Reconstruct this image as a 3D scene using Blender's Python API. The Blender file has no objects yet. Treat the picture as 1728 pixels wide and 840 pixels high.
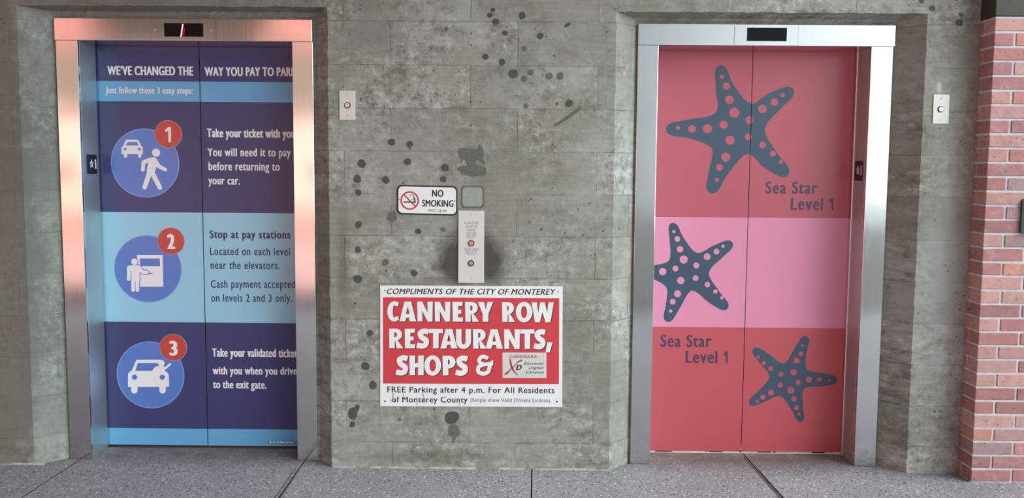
import bpy, bmesh, math, random
from mathutils import Vector, Matrix
from mathutils.geometry import tessellate_polygon

random.seed(7)
SC = bpy.context.scene
COL = SC.collection

# ------------------------------------------------------------------ camera
FPX, CAMD, CAMH = 1489.53, 4.3524, 1.4917
RR = Vector((0.99994844, 0.00688327, 0.00746559))
UU = Vector((-0.00802731, 0.08555925, 0.99630075))
FW = Vector((-0.00621906, 0.99630931, -0.08561009))
CPOS = Vector((0, -CAMD, CAMH))
cam = bpy.data.cameras.new('camera')
cam.sensor_width = 36.0
cam.lens = FPX / 1728 * 36.0
cam.clip_start = 0.05
cam_o = bpy.data.objects.new('camera', cam)
COL.objects.link(cam_o)
m3 = Matrix((RR, UU, -FW)).transposed()
cam_o.matrix_world = Matrix.Translation(CPOS) @ m3.to_4x4()
SC.camera = cam_o

# ------------------------------------------------------------------ light
SC.view_settings.view_transform = 'Standard'
SC.view_settings.look = 'None'
SC.view_settings.gamma = 1
SC.view_settings.use_curve_mapping = False
SC.view_settings.exposure = -0.44

def srgb(c):
    out = []
    for v in c:
        v /= 255.0
        out.append(v / 12.92 if v <= 0.04045 else ((v + 0.055) / 1.055) ** 2.4)
    return out

W = bpy.data.worlds.new('daylight')
SC.world = W
W.use_nodes = True
nt = W.node_tree
nt.nodes.clear()
wo = nt.nodes.new('ShaderNodeOutputWorld')
bg = nt.nodes.new('ShaderNodeBackground')
tc = nt.nodes.new('ShaderNodeTexCoord')
sx = nt.nodes.new('ShaderNodeSeparateXYZ')
nt.links.new(tc.outputs['Generated'], sx.inputs[0])
r1 = nt.nodes.new('ShaderNodeValToRGB')       # left of the street: warm haze; right: open bright sky
mr = nt.nodes.new('ShaderNodeMapRange')
mr.inputs['From Min'].default_value = -1
mr.inputs['From Max'].default_value = 1
nt.links.new(sx.outputs['X'], mr.inputs['Value'])
nt.links.new(mr.outputs[0], r1.inputs['Fac'])
els = r1.color_ramp.elements
els[0].position = 0.0; els[0].color = (0.16, 0.15, 0.15, 1)
els[1].position = 1.0; els[1].color = (5.5, 6.4, 6.4, 1)
for p, c in ((0.40, (0.22, 0.22, 0.23)), (0.53, (0.42, 0.46, 0.49)), (0.68, (1.9, 2.15, 2.2)), (0.74, (4.2, 4.9, 4.9)), (0.84, (8.0, 9.4, 9.4))):
    e = els.new(p); e.color = (*c, 1)
nt.links.new(r1.outputs[0], bg.inputs[0])
bg.inputs[1].default_value = 1.0
nt.links.new(bg.outputs[0], wo.inputs[0])

sun = bpy.data.lights.new('sun', 'SUN')       # high sun from behind the garage, lights the street and the house opposite
sun.energy = 8.0
sun.angle = 0.02
sun.color = (1.0, 0.93, 0.84)
sun_o = bpy.data.objects.new('sun', sun)
COL.objects.link(sun_o)
sun_o.rotation_euler = Vector((0.15, -0.62, -0.77)).to_track_quat('-Z', 'Y').to_euler()
sun_o.location = (0, 6, 12)

# ------------------------------------------------------------------ planes measured from the perspective
YW, YF, YD, YB = 0.0, 0.097, 0.297, -0.1316   # wall face, lift frame, lift doors, brick pillar face

def ray(px, py):
    return FW * FPX + RR * (px - 864) - UU * (py - 420)
def at(px, py, Y):
    v = ray(px, py)
    p = CPOS + v * ((Y + CAMD) / v.y)
    return (p.x, p.z)
def atx(px, py, X):
    v = ray(px, py)
    p = CPOS + v * (X / v.x)
    return (p.y, p.z)
def atf(px, py):
    v = ray(px, py)
    p = CPOS + v * (-CAMH / v.z)
    return (p.x, p.y)

# ------------------------------------------------------------------ materials
def nmat(name):
    m = bpy.data.materials.new(name)
    m.use_nodes = True
    return m, m.node_tree, m.node_tree.nodes['Principled BSDF']
class G:
    """tiny node helper"""
    def __init__(s, tree): s.t = tree
    def n(s, kind, **kw):
        nd = s.t.nodes.new('ShaderNode' + kind)
        for k, v in kw.items(): setattr(nd, k, v)
        return nd
    def l(s, a, b): s.t.links.new(a, b)
    def math(s, op, a, b=None, c=None, clamp=False):
        nd = s.n('Math', operation=op, use_clamp=clamp)
        for i, v in enumerate((a, b, c)):
            if v is None: continue
            if isinstance(v, (int, float)): nd.inputs[i].default_value = v
            else: s.l(v, nd.inputs[i])
        return nd.outputs[0]
    def mix(s, f, a, b, blend='MIX'):
        nd = s.n('Mix', data_type='RGBA', blend_type=blend)
        for i, v in ((0, f), (6, a), (7, b)):
            if isinstance(v, (int, float)): nd.inputs[i].default_value = v
            elif isinstance(v, (tuple, list)): nd.inputs[i].default_value = (*v[:3], 1)
            else: s.l(v, nd.inputs[i])
        return nd.outputs[2]
    def noise(s, vec, scale, detail=4, rough=0.6, dim='3D'):
        nd = s.n('TexNoise', noise_dimensions=dim)
        nd.inputs['Scale'].default_value = scale
        nd.inputs['Detail'].default_value = detail
        nd.inputs['Roughness'].default_value = rough
        if vec is not None: s.l(vec, nd.inputs['Vector'])
        return nd.outputs[0]
    def ramp(s, v, lo, hi, a=0.0, b=1.0):
        nd = s.n('MapRange', clamp=True)
        s.l(v, nd.inputs[0])
        nd.inputs[1].default_value = lo; nd.inputs[2].default_value = hi
        nd.inputs[3].default_value = a; nd.inputs[4].default_value = b
        return nd.outputs[0]
    def scale(s, vec, sc):
        nd = s.n('Mapping')
        nd.inputs['Scale'].default_value = sc
        s.l(vec, nd.inputs[0])
        return nd.outputs[0]

def flat_mat(name, rgb, rough=0.5, metal=0.0, spec=0.5, var=0.06, vscale=9.0):
    """painted, printed or cast material with a faint procedural mottling"""
    m, t, b = nmat(name)
    g = G(t)
    o = g.n('TexCoord').outputs['Object']
    f = g.ramp(g.noise(o, vscale, 3), 0.3, 0.7)
    c = srgb(rgb)
    col = g.mix(f, [v * (1 - var) for v in c], [min(1, v * (1 + var)) for v in c])
    g.l(col, b.inputs['Base Color'])
    b.inputs['Roughness'].default_value = rough
    b.inputs['Metallic'].default_value = metal
    b.inputs['Specular IOR Level'].default_value = spec
    return m

def steel(name, rgb, rough=0.27, aniso=0.5, brush=(240, 240, 3)):
    m, t, b = nmat(name)
    g = G(t)
    o = g.n('TexCoord').outputs['Object']
    br = g.noise(g.scale(o, brush), 1.0, 3)
    warp = g.noise(o, 1.7, 2)
    c = srgb(rgb)
    g.l(g.mix(br, [v * 0.985 for v in c], [min(1, v * 1.01) for v in c]), b.inputs['Base Color'])
    g.l(g.ramp(br, 0.3, 0.7, rough - 0.015, rough + 0.015), b.inputs['Roughness'])
    b.inputs['Metallic'].default_value = 1.0
    b.inputs['Anisotropic'].default_value = aniso
    bp = g.n('Bump')
    bp.inputs['Strength'].default_value = 0.12
    bp.inputs['Distance'].default_value = 0.02
    g.l(warp, bp.inputs['Height'])
    g.l(bp.outputs[0], b.inputs['Normal'])
    return m

ZROW0 = 2.2245            # height of one board joint in the concrete
ROWH = 0.2085
def concrete():
    m, t, b = nmat('board_formed_concrete')
    g = G(t)
    o = g.n('TexCoord').outputs['Object']
    s = g.n('SeparateXYZ'); g.l(o, s.inputs[0])
    X, Y, Z = s.outputs
    u = g.math('MULTIPLY_ADD', Y, 0.6, X)
    cv = g.n('CombineXYZ')
    g.l(u, cv.inputs[0]); g.l(g.math('ADD', Z, -ZROW0 + 20 * ROWH), cv.inputs[1]); g.l(Y, cv.inputs[2])
    P = cv.outputs[0]
    # wobble so the board joints are not ruler straight
    wob = g.n('VectorMath', operation='MULTIPLY_ADD')
    nz = g.n('TexNoise'); nz.inputs['Scale'].default_value = 9; g.l(P, nz.inputs['Vector'])
    g.l(nz.outputs[1], wob.inputs[0]); wob.inputs[1].default_value = (0.012, 0.008, 0); g.l(P, wob.inputs[2])
    bt = g.n('TexBrick', offset=0.37, offset_frequency=2)
    g.l(wob.outputs[0], bt.inputs['Vector'])
    bt.inputs['Color1'].default_value = (0, 0, 0, 1)
    bt.inputs['Color2'].default_value = (1, 1, 1, 1)
    bt.inputs['Mortar'].default_value = (0.5, 0.5, 0.5, 1)
    bt.inputs['Scale'].default_value = 1
    bt.inputs['Mortar Size'].default_value = 0.0028
    bt.inputs['Mortar Smooth'].default_value = 0.7
    bt.inputs['Brick Width'].default_value = 0.62
    bt.inputs['Row Height'].default_value = ROWH
    board = g.n('SeparateColor'); g.l(bt.outputs[0], board.inputs[0]); board = board.outputs[0]
    joint = bt.outputs[1]
    big = g.noise(P, 1.6, 4, 0.55)
    med = g.noise(P, 7, 5, 0.62)
    streak = g.noise(g.scale(P, (5, 62, 5)), 1, 4, 0.6)
    vert = g.noise(g.scale(P, (75, 16, 5)), 1, 4, 0.65)
    fine = g.noise(P, 160, 3, 0.7)
    grit = g.noise(P, 42, 5, 0.72)
    col = g.mix(g.ramp(big, 0.32, 0.68), srgb((128, 124, 112)), srgb((162, 161, 156)))
    col = g.mix(g.ramp(med, 0.45, 0.72, 0, 0.6), col, srgb((112, 109, 97)))
    # light laitance left where boards pulled off the skin, dark scuffs between
    rough_zone = g.math('MULTIPLY', g.ramp(board, 0.1, 0.6, 0.45, 1.0), g.ramp(g.noise(P, 2.6, 4, 0.6), 0.38, 0.54, 0.15, 1.0))
    flake = g.noise(g.scale(P, (13, 19, 9)), 1.0, 9, 0.74)
    flake2 = g.noise(g.scale(P, (30, 20, 11)), 1.3, 9, 0.78)
    col = g.mix(g.math('MULTIPLY', g.ramp(flake, 0.52, 0.60), g.math('MULTIPLY', rough_zone, 0.85)), col, srgb((178, 179, 174)))
    col = g.mix(g.math('MULTIPLY', g.ramp(flake2, 0.55, 0.63), g.math('MULTIPLY', rough_zone, 0.9)), col, srgb((198, 198, 194)))
    col = g.mix(g.math('MULTIPLY', g.ramp(flake, 0.475, 0.39), g.math('MULTIPLY', rough_zone, 0.75)), col, srgb((86, 83, 74)))
    col = g.mix(g.math('MULTIPLY', g.ramp(flake2, 0.455, 0.37), g.math('MULTIPLY', rough_zone, 0.85)), col, srgb((74, 71, 64)))
    col = g.mix(g.ramp(vert, 0.55, 0.72, 0.0, 0.25), col, srgb((186, 186, 182)))
    col = g.mix(g.ramp(streak, 0.5, 0.8, 0.0, 0.25), col, srgb((182, 182, 178)))
    col = g.mix(g.ramp(streak, 0.42, 0.25, 0.0, 0.35), col, srgb((112, 109, 100)))
    tone = g.ramp(board, 0, 1, 0.86, 1.06)
    tn = g.n('CombineColor')
    for i in range(3): g.l(tone, tn.inputs[i])
    col = g.mix(1.0, col, tn.outputs[0], 'MULTIPLY')
    jm = g.math('MULTIPLY', joint, g.ramp(g.noise(P, 4.3, 4, 0.7), 0.40, 0.58, 0.08, 0.85))
    col = g.mix(jm, col, srgb((72, 69, 62)))
    # bug holes
    vo = g.n('TexVoronoi'); vo.inputs['Scale'].default_value = 17; g.l(P, vo.inputs['Vector'])
    vr = g.n('SeparateColor'); g.l(vo.outputs['Color'], vr.inputs[0])
    size = g.ramp(vr.outputs[0], 0.55, 1.0, 0.0, 0.14)
    pit = g.math('MULTIPLY', g.math('LESS_THAN', vo.outputs['Distance'], size), g.ramp(g.noise(P, 2.3, 2), 0.40, 0.52))
    col = g.mix(g.math('MULTIPLY', pit, 0.85), col, srgb((45, 42, 38)))
    col = g.mix(g.ramp(fine, 0.3, 0.75, 0.0, 0.22), col, srgb((190, 188, 180)))
    # hand grime, tone patches and painted left-side shade: centre x, z, radii, strength, colour
    def stain_shade(px, py, rx, ry, k, rgb, soft=0.55):
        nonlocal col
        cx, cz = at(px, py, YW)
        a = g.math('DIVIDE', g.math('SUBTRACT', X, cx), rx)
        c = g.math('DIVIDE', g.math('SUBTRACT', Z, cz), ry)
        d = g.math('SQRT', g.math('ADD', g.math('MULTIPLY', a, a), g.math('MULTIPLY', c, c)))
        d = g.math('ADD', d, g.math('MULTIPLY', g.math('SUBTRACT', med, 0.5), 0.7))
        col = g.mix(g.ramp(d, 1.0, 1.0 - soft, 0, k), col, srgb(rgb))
    stain_shade(770, 440, 0.135, 0.160, 0.88, (66, 57, 53))
    stain_shade(822, 442, 0.130, 0.160, 0.88, (66, 57, 53))
    stain_shade(796, 395, 0.115, 0.125, 0.55, (72, 63, 58))
    stain_shade(960, 545, 0.26, 0.26, 0.35, (97, 93, 78), 0.9)
    stain_shade(965, 200, 0.24, 0.17, 0.40, (112, 108, 92), 0.8)
    stain_shade(860, 115, 0.19, 0.14, 0.35, (92, 90, 82), 0.8)
    stain_shade(665, 130, 0.12, 0.10, 0.30, (98, 98, 78), 0.8)
    stain_shade(580, 440, 0.05, 0.40, 0.45, (84, 80, 70), 0.8)
    stain_shade(700, 770, 0.50, 0.05, 0.45, (86, 83, 74), 0.8)
    stain_shade(965, 135, 0.16, 0.09, 0.40, (172, 172, 166), 0.8)
    stain_shade(700, 420, 0.15, 0.11, 0.35, (158, 158, 154), 0.7)
    stain_shade(875, 265, 0.06, 0.11, 0.5, (128, 127, 118), 0.3)
    stain_shade(620, 60, 0.22, 0.12, 0.5, (134, 131, 127), 0.5)
    stain_shade(1585, 148, 0.016, 0.035, 0.8, (205, 208, 205), 0.6)
    stain_shade(-60, 420, 0.40, 1.9, 0.75, (108, 98, 91), 0.15)  # brown column tone, deepened to paint in the light falloff at left
    stain_shade(70, 420, 0.16, 1.6, 0.5, (106, 116, 110), 0.6)  # grey-green tone on the left splay
    stain_shade(1600, 430, 0.17, 1.15, 0.5, (182, 188, 182), 0.8)  # paler, cooler tone beside the brick pillar
    stain_shade(980, 330, 0.22, 0.10, 0.35, (170, 172, 166), 0.8)
    stain_shade(720, 250, 0.40, 0.10, 0.3, (150, 149, 145), 0.8)
    stain_shade(300, 0, 1.1, 0.12, 0.6, (112, 103, 97), 0.5)  # browner tone above the blue lift
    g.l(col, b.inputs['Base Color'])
    b.inputs['Roughness'].default_value = 0.88
    b.inputs['Specular IOR Level'].default_value = 0.25
    h = g.math('MULTIPLY_ADD', grit, 0.5, g.math('MULTIPLY', streak, 0.5))
    h = g.math('SUBTRACT', h, g.math('MULTIPLY', joint, 0.6))
    h = g.math('SUBTRACT', h, pit)
    bp = g.n('Bump'); bp.inputs['Strength'].default_value = 0.35; bp.inputs['Distance'].default_value = 0.006
    g.l(h, bp.inputs['Height']); g.l(bp.outputs[0], b.inputs['Normal'])
    return m

def aggregate():
    m, t, b = nmat('exposed_aggregate_paving')
    g = G(t)
    o = g.n('TexCoord').outputs['Object']
    col = g.mix(g.ramp(g.noise(o, 2.2, 5), 0.35, 0.65), srgb((156, 151, 157)), srgb((174, 169, 175)))
    col = g.mix(g.ramp(g.noise(o, 120, 4, 0.7), 0.35, 0.7, 0, 0.6), col, srgb((138, 133, 142)))
    for sc, th, rgb, k in ((100, 0.72, (88, 84, 98), 0.9), (85, 0.86, (236, 233, 230), 0.9), (150, 0.70, (204, 198, 203), 0.8), (62, 0.92, (66, 62, 72), 0.85), (170, 0.72, (98, 94, 106), 0.85)):
        vo = g.n('TexVoronoi'); vo.inputs['Scale'].default_value = sc; g.l(o, vo.inputs['Vector'])
        q = g.n('SeparateColor'); g.l(vo.outputs['Color'], q.inputs[0])
        f = g.math('MULTIPLY', g.math('GREATER_THAN', q.outputs[0], th), g.math('LESS_THAN', vo.outputs['Distance'], 0.40))
        col = g.mix(g.math('MULTIPLY', f, k), col, srgb(rgb))
    # brown dust worn in at the doorways
    s = g.n('SeparateXYZ'); g.l(o, s.inputs[0])
    dust = g.math('MULTIPLY', g.ramp(s.outputs[1], -0.03, 0.16), g.ramp(g.noise(o, 9, 3), 0.3, 0.6, 0.35, 0.8))
    col = g.mix(dust, col, srgb((116, 101, 96)))
    g.l(col, b.inputs['Base Color'])
    b.inputs['Roughness'].default_value = 0.8
    bp = g.n('Bump'); bp.inputs['Strength'].default_value = 0.4; bp.inputs['Distance'].default_value = 0.003
    g.l(g.noise(o, 130, 4, 0.7), bp.inputs['Height']); g.l(bp.outputs[0], b.inputs['Normal'])
    return m

def brick_mat():
    m, t, b = nmat('fired_brick')
    g = G(t)
    o = g.n('TexCoord').outputs['Object']
    a = g.n('Attribute', attribute_name='brick_tone')
    col = g.mix(g.ramp(g.noise(o, 26, 4), 0.45, 0.75, 0, 0.35), a.outputs[0], srgb((122, 84, 84)))
    col = g.mix(g.ramp(g.noise(o, 14, 5, 0.7), 0.55, 0.75, 0, 0.5), col, srgb((205, 182, 176)))
    vo = g.n('TexVoronoi'); vo.inputs['Scale'].default_value = 70; g.l(o, vo.inputs['Vector'])
    q = g.n('SeparateColor'); g.l(vo.outputs['Color'], q.inputs[0])
    f = g.math('MULTIPLY', g.math('GREATER_THAN', q.outputs[0], 0.9), g.math('LESS_THAN', vo.outputs['Distance'], 0.3))
    col = g.mix(g.math('MULTIPLY', f, 0.6), col, srgb((80, 58, 58)))
    g.l(col, b.inputs['Base Color'])
    b.inputs['Roughness'].default_value = 0.85
    bp = g.n('Bump'); bp.inputs['Strength'].default_value = 0.3; bp.inputs['Distance'].default_value = 0.004
    g.l(g.noise(o, 60, 4), bp.inputs['Height']); g.l(bp.outputs[0], b.inputs['Normal'])
    return m

def emit_mat(name, rgb, strength):
    m, t, b = nmat(name)
    b.inputs['Base Color'].default_value = (*srgb(rgb), 1)
    b.inputs['Emission Color'].default_value = (*srgb(rgb), 1)
    b.inputs['Emission Strength'].default_value = strength
    return m

M = {}
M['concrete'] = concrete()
M['glue'] = flat_mat('dried_dark_adhesive', (76, 75, 70), 0.8, var=0.2, vscale=70)
M['glue_pale'] = flat_mat('faded_adhesive', (98, 97, 90), 0.8, var=0.2, vscale=70)
M['patch'] = flat_mat('smooth_cement_patch', (150, 152, 148), 0.8, var=0.1, vscale=30)
M['patch_edge'] = flat_mat('rough_cement_edge', (104, 103, 93), 0.9, var=0.2, vscale=60)
M['lime'] = flat_mat('lime_deposit', (172, 175, 172), 0.9, var=0.15, vscale=40)
M['floor'] = aggregate()
M['joint'] = flat_mat('dark_joint_bottom', (62, 59, 61), 0.9)
M['sealant'] = flat_mat('grey_joint_sealant', (112, 110, 110), 0.6, var=0.15, vscale=40)
M['brick'] = brick_mat()
M['mortar'] = flat_mat('grey_mortar', (205, 204, 210), 0.9, var=0.12, vscale=50)
M['lintel'] = flat_mat('dark_painted_lintel', (62, 54, 50), 0.6, var=0.15)
M['steel'] = steel('brushed_stainless', (218, 218, 218), 0.11, 0.0)
M['steel_return'] = steel('satin_steel_return', (206, 212, 212), 0.5, 0.0)
M['steel_edge'] = steel('bright_steel_edge', (225, 225, 225), 0.35, 0.0)
M['plate'] = flat_mat('satin_steel_plate', (216, 212, 208), 0.42, metal=0.25, var=0.02)
M['black_gloss'] = flat_mat('smoked_display_glass', (16, 12, 15), 0.3, spec=0.15)
M['black'] = flat_mat('black_plastic', (24, 24, 26), 0.35)
M['dark'] = flat_mat('shaft_dark', (18, 17, 17), 0.9)
M['seam'] = flat_mat('dark_seam', (46, 48, 52), 0.7)
GL = 0.24
M['navy'] = flat_mat('navy_vinyl', (66, 66, 112), GL, spec=0.35, var=0.05, vscale=1.3)
M['sky'] = flat_mat('light_blue_vinyl', (104, 168, 216), GL, var=0.04, vscale=1.3)
M['pale'] = flat_mat('pale_blue_vinyl', (152, 200, 226), GL, var=0.04, vscale=1.3)
M['circle'] = flat_mat('cornflower_vinyl', (92, 124, 200), GL, var=0.05, vscale=1.3)
M['circle_edge'] = flat_mat('pale_ring_vinyl', (140, 170, 222), GL)
M['badge'] = flat_mat('red_badge_vinyl', (200, 70, 58), GL)
M['white'] = flat_mat('white_vinyl', (236, 230, 236), 0.35, var=0.02)
M['ink'] = flat_mat('dark_navy_print', (48, 44, 86), 0.35)
M['rose'] = flat_mat('rose_vinyl', (188, 92, 106), GL, var=0.03, vscale=1.3)
M['pink'] = flat_mat('pink_vinyl', (224, 142, 172), GL, var=0.03, vscale=1.3)
M['coral'] = flat_mat('coral_red_vinyl', (194, 86, 95), GL, var=0.03, vscale=1.3)
M['star'] = flat_mat('slate_blue_vinyl', (66, 84, 104), GL, var=0.06, vscale=4)
M['star_ink'] = flat_mat('slate_lettering_vinyl', (74, 64, 90), GL)
M['red_print'] = flat_mat('red_sign_print', (204, 60, 68), 0.4, var=0.04)
M['sign_white'] = flat_mat('white_sign_face', (230, 230, 230), 0.4, var=0.03)
M['black_print'] = flat_mat('black_print', (28, 27, 30), 0.4)
M['shadow_print'] = flat_mat('dark_maroon_print', (92, 24, 38), 0.4)
M['grey_print'] = flat_mat('grey_print', (120, 116, 118), 0.4)
M['red_line'] = flat_mat('red_symbol_print', (196, 34, 46), 0.4)
M['silver_print'] = flat_mat('silver_print', (208, 206, 202), 0.4)
M['maroon'] = flat_mat('crimson_logo_print', (170, 34, 50), 0.4)
M['red_jewel'] = flat_mat('red_key_ring', (150, 34, 34), 0.3)
M['led_core'] = emit_mat('lit_red_segment', (255, 150, 160), 3.5)
M['led_dim'] = emit_mat('dim_red_segment', (190, 16, 28), 0.5)
M['lamp'] = emit_mat('lift_car_light', (255, 252, 240), 6.0)

# ------------------------------------------------------------------ mesh builder
class MB:
    def __init__(s):
        s.v, s.f, s.m = [], [], []
    def face(s, pts, mi=0):
        i = len(s.v); s.v += [tuple(p) for p in pts]
        s.f.append(list(range(i, i + len(pts)))); s.m.append(mi)
    def box(s, x0, x1, y0, y1, z0, z1, mi=0):
        i = len(s.v)
        s.v += [(x, y, z) for z in (z0, z1) for y in (y0, y1) for x in (x0, x1)]
        for q in ((0, 1, 5, 4), (1, 3, 7, 5), (3, 2, 6, 7), (2, 0, 4, 6), (4, 5, 7, 6), (2, 3, 1, 0)):
            s.f.append([i + k for k in q]); s.m.append(mi)
    def flat(s, loops, Y, th=0.0008, mi=0):
        """outline(s) in wall coordinates (x, z) with holes, face towards -y, side walls of thickness th"""
        loops = [list(l) for l in loops]
        tris = tessellate_polygon([[Vector((x, z, 0)) for x, z in l] for l in loops])
        pts = [p for l in loops for p in l]
        i = len(s.v)
        s.v += [(x, Y - th, z) for x, z in pts]
        for t in tris:
            a, b, c = (pts[k] for k in t)
            cr = (b[0] - a[0]) * (c[1] - a[1]) - (b[1] - a[1]) * (c[0] - a[0])
            if abs(cr) < 1e-14: continue
            t = list(t) if cr > 0 else list(t)[::-1]
            s.f.append([i + k for k in t]); s.m.append(mi)
        j = len(s.v)
        s.v += [(x, Y, z) for x, z in pts]
        k0 = 0
        for n, l in enumerate(loops):
            ar = sum(l[k][0] * l[(k + 1) % len(l)][1] - l[(k + 1) % len(l)][0] * l[k][1] for k in range(len(l)))
            fl = (ar > 0) == (n == 0)
            for k in range(len(l)):
                a, b = k0 + k, k0 + (k + 1) % len(l)
                q = [i + a, j + a, j + b, i + b]
                s.f.append(q if fl else q[::-1]); s.m.append(mi)
            k0 += len(l)
    def cyl(s, cx, cz, r, y0, y1, mi=0, n=28, r1=None, hole=0.0):
        """disc axis along y, front at y0"""
        r1 = r if r1 is None else r1
        o = circ(cx, cz, r, n)
        i = len(s.v)
        s.v += [(x, y0, z) for x, z in o] + [(cx + (x - cx) * r1 / r, y1, cz + (z - cz) * r1 / r) for x, z in o]
        for k in range(n):
            b = (k + 1) % n
            s.f.append([i + k, i + n + k, i + n + b, i + b]); s.m.append(mi)
        if hole:
            h = circ(cx, cz, hole, n); j = len(s.v)
            s.v += [(x, y0, z) for x, z in h] + [(x, y1, z) for x, z in h]
            for k in range(n):
                b = (k + 1) % n
                s.f.append([i + k, i + b, j + b, j + k]); s.m.append(mi)
                s.f.append([j + k, j + b, j + n + b, j + n + k]); s.m.append(mi)
        else:
            s.f.append([i + k for k in range(n)]); s.m.append(mi)
    def cut(s, X, keep_left):
        bm = s.bm()
        bmesh.ops.bisect_plane(bm, geom=bm.verts[:] + bm.edges[:] + bm.faces[:], plane_co=(X, 0, 0), plane_no=(1, 0, 0),
                               clear_outer=keep_left, clear_inner=not keep_left)
        r = MB()
        bm.verts.index_update()
        r.v = [tuple(v.co) for v in bm.verts]
        for f in bm.faces:
            r.f.append([v.index for v in f.verts]); r.m.append(f.material_index)
        bm.free()
        return r
    def bm(s):
        bm = bmesh.new()
        vs = [bm.verts.new(p) for p in s.v]
        for f, mi in zip(s.f, s.m):
            try:
                q = bm.faces.new([vs[k] for k in f]); q.material_index = mi
            except ValueError:
                pass
        return bm
    def build(s, name, mats, parent=None, bevel=0.0, smooth=False, origin=None):
        org = Vector((0, 0, 0))
        p = parent
        while p is not None:
            org += Vector(p.location); p = p.parent
        if origin is not None: org = Vector(origin)
        me = bpy.data.meshes.new(name)
        me.from_pydata([Vector(v) - org for v in s.v], [], s.f)
        if not isinstance(mats, (list, tuple)): mats = [mats]
        for q in mats: me.materials.append(q)
        me.polygons.foreach_set('material_index', s.m)
        me.update()
        o = bpy.data.objects.new(name, me)
        COL.objects.link(o)
        if origin is not None and parent is None: o.location = org
        if parent is not None: o.parent = parent
        if bevel:
            b = o.modifiers.new('bevel', 'BEVEL'); b.width = bevel; b.segments = 2; b.limit_method = 'ANGLE'
        if smooth:
            for q in me.polygons: q.use_smooth = True
        return o

def build_lines(mb, name, mats, parent, label=None):
    """one object for each line of lettering"""
    mk = mb.marks + [(len(mb.v), len(mb.f))]
    mk[0] = (0, 0)
    for (v0, f0), (v1, f1) in zip(mk, mk[1:]):
        q = MB()
        q.v = mb.v[v0:v1]; q.f = [[k - v0 for k in f] for f in mb.f[f0:f1]]; q.m = mb.m[f0:f1]
        o = q.build(name, mats, parent)
        if label: o['label'] = label

def circ(cx, cz, r, n=40, a0=0.0, a1=2 * math.pi):
    return [(cx + r * math.cos(a0 + (a1 - a0) * k / n), cz + r * math.sin(a0 + (a1 - a0) * k / n)) for k in range(n)]

def catmull(p, closed=True, n=6):
    out = []
    N = len(p)
    rng = range(N) if closed else range(N - 1)
    for i in rng:
        g = (lambda k: p[k % N]) if closed else (lambda k: p[max(0, min(N - 1, k))])
        a, b, c, d = g(i - 1), g(i), g(i + 1), g(i + 2)
        for k in range(n):
            t = k / n
            out.append(tuple(0.5 * ((2 * b[j]) + (-a[j] + c[j]) * t + (2 * a[j] - 5 * b[j] + 4 * c[j] - d[j]) * t * t
                                    + (-a[j] + 3 * b[j] - 3 * c[j] + d[j]) * t ** 3) for j in (0, 1)))
    if not closed: out.append(p[-1])
    return out

def stroke(path, w, cap='round', n=8):
    """outline of a thick poly-line; w is one width or a list"""
    ws = w if isinstance(w, (list, tuple)) else [w] * len(path)
    L, R = [], []
    for i, (x, z) in enumerate(path):
        a = path[max(0, i - 1)]; b = path[min(len(path) - 1, i + 1)]
        dx, dz = b[0] - a[0], b[1] - a[1]
        d = math.hypot(dx, dz) or 1
        nx, nz = -dz / d * ws[i] / 2, dx / d * ws[i] / 2
        L.append((x + nx, z + nz)); R.append((x - nx, z - nz))
    out = list(L)
    if cap == 'round':
        x, z = path[-1]; a = math.atan2(L[-1][1] - z, L[-1][0] - x)
        out += [(x + ws[-1] / 2 * math.cos(a - math.pi * k / n), z + ws[-1] / 2 * math.sin(a - math.pi * k / n)) for k in range(1, n)]
    out += R[::-1]
    if cap == 'round':
        x, z = path[0]; a = math.atan2(R[0][1] - z, R[0][0] - x)
        out += [(x + ws[0] / 2 * math.cos(a - math.pi * k / n), z + ws[0] / 2 * math.sin(a - math.pi * k / n)) for k in range(1, n)]
    return out

def tr(pts, Y, o=(0, 0), s=1.0):
    """measured outline (crop origin o, enlargement s) carried onto the plane y = Y"""
    return [at(o[0] + x / s, o[1] + y / s, Y) for x, y in pts]

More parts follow.
